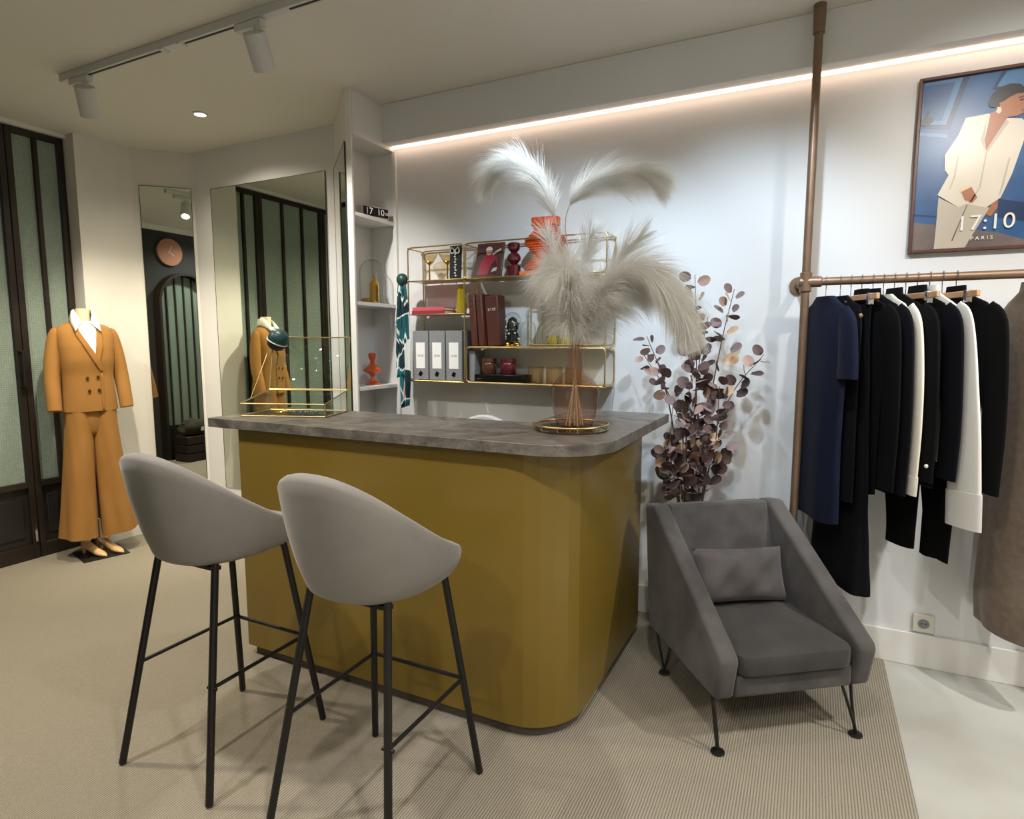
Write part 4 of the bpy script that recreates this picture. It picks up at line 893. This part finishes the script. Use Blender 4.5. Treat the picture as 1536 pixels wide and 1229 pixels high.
g10 = garment('long_coat', 'long taupe wool coat, the bulkiest garment on the rail', 'coat', .725, AL, [(.30, .12, .19, .07), (.40, .125, .21, .085), (.8, .125, .20, .075), (1.15, .13, .18, .055)]+SHO(.15, .05), 'taupe', [slv([(.14, 0, 1.50), (.19, 0, 1.45), (.215, 0, 1.25), (.225, -.005, 1.0), (.22, -.01, .84)], [.05, .065, .07, .07, .066], .55)], 14, 4, .008, collar=(.065, .033))
MB().tube([(-.02, .070, 1.0), (-.04, .088, .75), (-.05, .092, .46)], .006, 8, flat=3.5).build('belt_end', 'taupe', g10)
hanger(.93, AL, 'wooden hanger holding the ivory dress beyond the taupe coat')
garment('dress', 'ivory dress hanging beyond the taupe coat', 'dress', .93, AL, [(.6, .155, .18, .03), (1.1, .15, .16, .025)]+SHO(.17, .025), 'cream', None, 15, 5, .006)

# ================================================================== POSTER
PX, PZ = .583, 2.097
po = thing('framed_poster', 'framed fashion poster of a person in a white suit before a blue door', 'poster', (PX, WY-.001, PZ))
HW, HH = .25, .34
fr = MB(); fr.bb(-HW, -HW+.012, -.025, 0, -HH, HH); fr.bb(HW-.012, HW, -.025, 0, -HH, HH); fr.bb(-HW+.012, HW-.012, -.025, 0, HH-.012, HH); fr.bb(-HW+.012, HW-.012, -.025, 0, -HH, -HH+.012); fr.build('frame', 'frame_w', po, bevel=.002)
Q = {k: M('print_'+k, v, .35, var=(5, v2)) for k, v, v2 in (('blue', (52, 98, 150), (38, 78, 128)), ('blue_d', (30, 58, 98), (26, 50, 86)), ('blue_l', (86, 130, 176), (70, 116, 164)), ('suit', (226, 218, 204), (214, 205, 190)), ('suit_d', (196, 186, 170), (188, 178, 162)), ('skin', (176, 116, 82), (164, 104, 72)), ('hair', (34, 26, 24), (26, 20, 18)), ('stone', (122, 108, 104), (96, 86, 84)), ('gold', (230, 214, 180), (222, 200, 160)), ('slate', (40, 48, 58), (34, 40, 50)))}
pp = flat('print', [(-HW+.012, -HH+.012), (HW-.012, -HH+.012), (HW-.012, HH-.012), (-HW+.012, HH-.012)], Q['blue'], po, .008, .002)
def wp(name, pts, k, d): return flat(name, [(a-PX, b-PZ) for a, b in pts], Q[k], pp, .008+.0006*d, .0007)
wp('print_panel_shade', [(.347, 2.424), (.498, 2.424), (.446, 2.232), (.347, 2.250)], 'blue_d', 1); wp('print_panel', [(.35, 2.422), (.476, 2.422), (.432, 2.25), (.35, 2.264)], 'blue_l', 2); wp('print_panel_inner', [(.352, 2.41), (.452, 2.41), (.417, 2.27), (.352, 2.28)], 'blue', 3)
wp('print_panel_shade', [(.60, 2.424), (.82, 2.424), (.82, 2.30), (.57, 2.36)], 'blue_d', 1); wp('print_panel', [(.612, 2.42), (.815, 2.42), (.815, 2.31), (.585, 2.37)], 'blue_l', 2)
wp('print_rail', [(.347, 2.236), (.44, 2.216), (.44, 2.200), (.347, 2.222)], 'blue_l', 1); wp('print_rail', [(.66, 2.20), (.82, 2.17), (.82, 2.15), (.66, 2.18)], 'blue_l', 1)
wp('print_seam', [(.347, 1.915), (.44, 1.90), (.44, 1.894), (.347, 1.908)], 'blue_d', 1); wp('print_panel_shade', [(.62, 1.95), (.82, 1.90), (.82, 1.83), (.62, 1.88)], 'blue_d', 1)
wp('print_pavement', [(.346, 1.771), (.346, 1.884), (.424, 1.867), (.628, 1.822), (.709, 1.790), (.82, 1.782), (.82, 1.771)], 'stone', 2)
wp('print_knocker', [(.347, 2.262), (.365, 2.255), (.387, 2.27), (.388, 2.285), (.370, 2.292), (.374, 2.312), (.366, 2.316), (.357, 2.288), (.347, 2.283)], 'slate', 4)
wp('print_trousers', [(.425, 1.974), (.494, 1.929), (.517, 1.941), (.594, 1.919), (.542, 1.81), (.525, 1.772), (.422, 1.772), (.424, 1.867)], 'suit_d', 4)
wp('print_crease', [(.520, 1.937), (.523, 1.937), (.483, 1.80), (.478, 1.80)], 'stone', 5)
wp('print_hand', [(.584, 1.892), (.600, 1.935), (.617, 1.95), (.619, 1.917), (.6, 1.886)], 'skin', 4)
wp('print_jacket', [(.565, 2.273), (.495, 2.268), (.475, 2.206), (.435, 2.135), (.439, 2.078), (.453, 2.057), (.421, 1.984), (.494, 1.929), (.517, 1.941), (.582, 1.92), (.626, 1.954), (.655, 2.04), (.68, 2.15), (.69, 2.215), (.67, 2.24), (.628, 2.247)], 'suit', 5)
wp('print_neck', [(.572, 2.274), (.602, 2.288), (.628, 2.255), (.622, 2.244), (.567, 2.137), (.561, 2.178)], 'skin', 6)
wp('print_lapel', [(.622, 2.244), (.632, 2.232), (.574, 2.13), (.567, 2.137)], 'suit_d', 7); wp('print_lapel', [(.561, 2.25), (.561, 2.16), (.566, 2.137), (.548, 2.18)], 'suit_d', 7)
wp('print_fold', [(.478, 2.13), (.482, 2.13), (.476, 2.05), (.462, 2.0), (.458, 2.0), (.47, 2.05)], 'suit_d', 7); wp('print_fold', [(.64, 2.10), (.645, 2.1), (.632, 2.0), (.622, 1.96), (.62, 1.97)], 'suit_d', 7); wp('print_fold', [(.568, 2.13), (.571, 2.13), (.56, 2.0), (.53, 1.94), (.526, 1.94), (.555, 2.0)], 'suit_d', 7)
wp('print_hand', [(.498, 1.99), (.529, 2.006), (.552, 1.961), (.537, 1.942), (.512, 1.956)], 'skin', 7); wp('print_bangle', [(.494, 1.985), (.529, 2.003), (.526, 2.014), (.494, 2.0)], 'gold', 8)
wp('print_face', [(.592, 2.316), (.614, 2.334), (.668, 2.338), (.680, 2.322), (.680, 2.308), (.690, 2.294), (.681, 2.288), (.681, 2.274), (.672, 2.258), (.655, 2.250), (.635, 2.251), (.62, 2.248), (.603, 2.278)], 'skin', 7)
wp('print_hair', [(.562, 2.312), (.571, 2.342), (.597, 2.365), (.626, 2.372), (.655, 2.366), (.676, 2.345), (.672, 2.332), (.648, 2.332), (.625, 2.322), (.612, 2.312), (.597, 2.307), (.585, 2.292), (.568, 2.296)], 'hair', 8)
wp('print_brow', [(.654, 2.318), (.674, 2.322), (.674, 2.319), (.655, 2.314)], 'hair', 8); wp('print_eye', [(.657, 2.308), (.668, 2.311), (.672, 2.307), (.662, 2.304)], 'hair', 8); wp('print_lips', [(.665, 2.272), (.681, 2.276), (.678, 2.267), (.668, 2.266)], 'stone', 8)
wp('print_earring', [(.592, 2.292), (.602, 2.292), (.606, 2.276), (.598, 2.266), (.588, 2.274)], 'gold', 9)
text('lettering', '17:10', .082, 'white', pp, Matrix.Translation((.0, -.016, 1.862-PZ)) @ FACE_Y, .0004, space=1.05)
text('lettering', 'P A R I S', .02, 'white', pp, Matrix.Translation((-.008, -.016, 1.804-PZ)) @ FACE_Y, .0004)

# ================================================================== SOCKET, TRACK, LAMPS
so = thing('wall_socket', 'white round-well wall socket above the baseboard', 'socket', (.488, WY-.001, .195))
MB().bb(-.04, .04, -.010, 0, -.04, .04).build('plate', 'socket', so, bevel=.004)
MB().tube([(0, -.012, 0), (0, -.009, 0)], .021, 24).build('well', 'grey_card', so)
for x in (-.008, .008): MB().tube([(x, -.0125, 0), (x, -.011, 0)], .003, 8).build('pin_hole', 'black', so)
MB().tube([(0, -.016, .012), (0, -.011, .012)], .0025, 8).build('earth_pin', 'chrome', so)

tk = thing('lighting_track', 'white ceiling lighting track with black slots', 'lighting track', (-1.0, TRACK_Y, CEIL))
MB().bb(-2.45, 2.6, -.018, .018, -.036, -.0005).build('track_rail', 'white_plastic', tk, bevel=.002)
for a, b in ((-2.25, -1.68), (-1.52, -1.20), (-.90, .2), (.6, .9), (1.2, 2.5)): MB().bb(a, b, -.005, .005, -.0375, -.0355).build('slot', 'black', tk)
for a in (-1.66, -1.54): MB().bb(a-.012, a+.012, -.02, .02, -.042, -.036).build('joint_clip', 'white_plastic', tk)
names = ['white track spotlight at the track end near the windows', 'white track spotlight above the bar stools', 'white track spotlight aimed at the brass shelf', 'white track spotlight aimed at the eucalyptus', 'white track spotlight aimed at the poster', 'white track spotlight aimed at the armchair']
for i, (x, tgt, wt, colr, deg, bl) in enumerate(SPOTS):
    sp = thing('track_spotlight', names[i], 'spotlight', (x, TRACK_Y, CEIL-.037), 0, 'track spotlights')
    MB().bb(-.075, .075, -.017, .017, -.03, -.001).build('adapter', 'white_plastic', sp, bevel=.003)
    MB().tube([(.04, 0, -.03), (.04, 0, -.055)], .014, 14).build('swivel', 'white_plastic', sp)
    v = (Vector(tgt)-Vector((x+.04, TRACK_Y, CEIL-.13))).normalized()
    hang = Vector((.04, 0, -.105)); a_ = hang-v*.055; b_ = hang+v*.085
    hd = MB().tube([a_, b_], .044, 28).build('head', 'white_plastic', sp, bevel=.003)
    MB().tube([b_+v*.0005, b_+v*.002], .030, 24).build('lens', 'lens', hd)
    src = Vector((x, TRACK_Y, CEIL-.037))+b_+v*.012
    lamp('track_lamp_beam', src, tgt, wt, colr, deg, bl, .03)
for i, (x, y, wt, colr, where) in enumerate(DOWN):
    d = thing('recessed_downlight', 'small recessed ceiling downlight '+where, 'downlight', (x, y, CEIL), 0, 'ceiling downlights')
    MB().lathe([(.042, -.0005), (.042, -.006), (.032, -.008), (.031, -.0005)], 24).build('trim_ring', 'white_plastic', d)
    MB().lathe([(.03, -.004), (.03, -.006)], 20).build('lens', 'lens', d)
    lamp('downlight_beam', (x, y, CEIL-.02), (x, y, 0), wt, colr, 150, 1.0, .04)
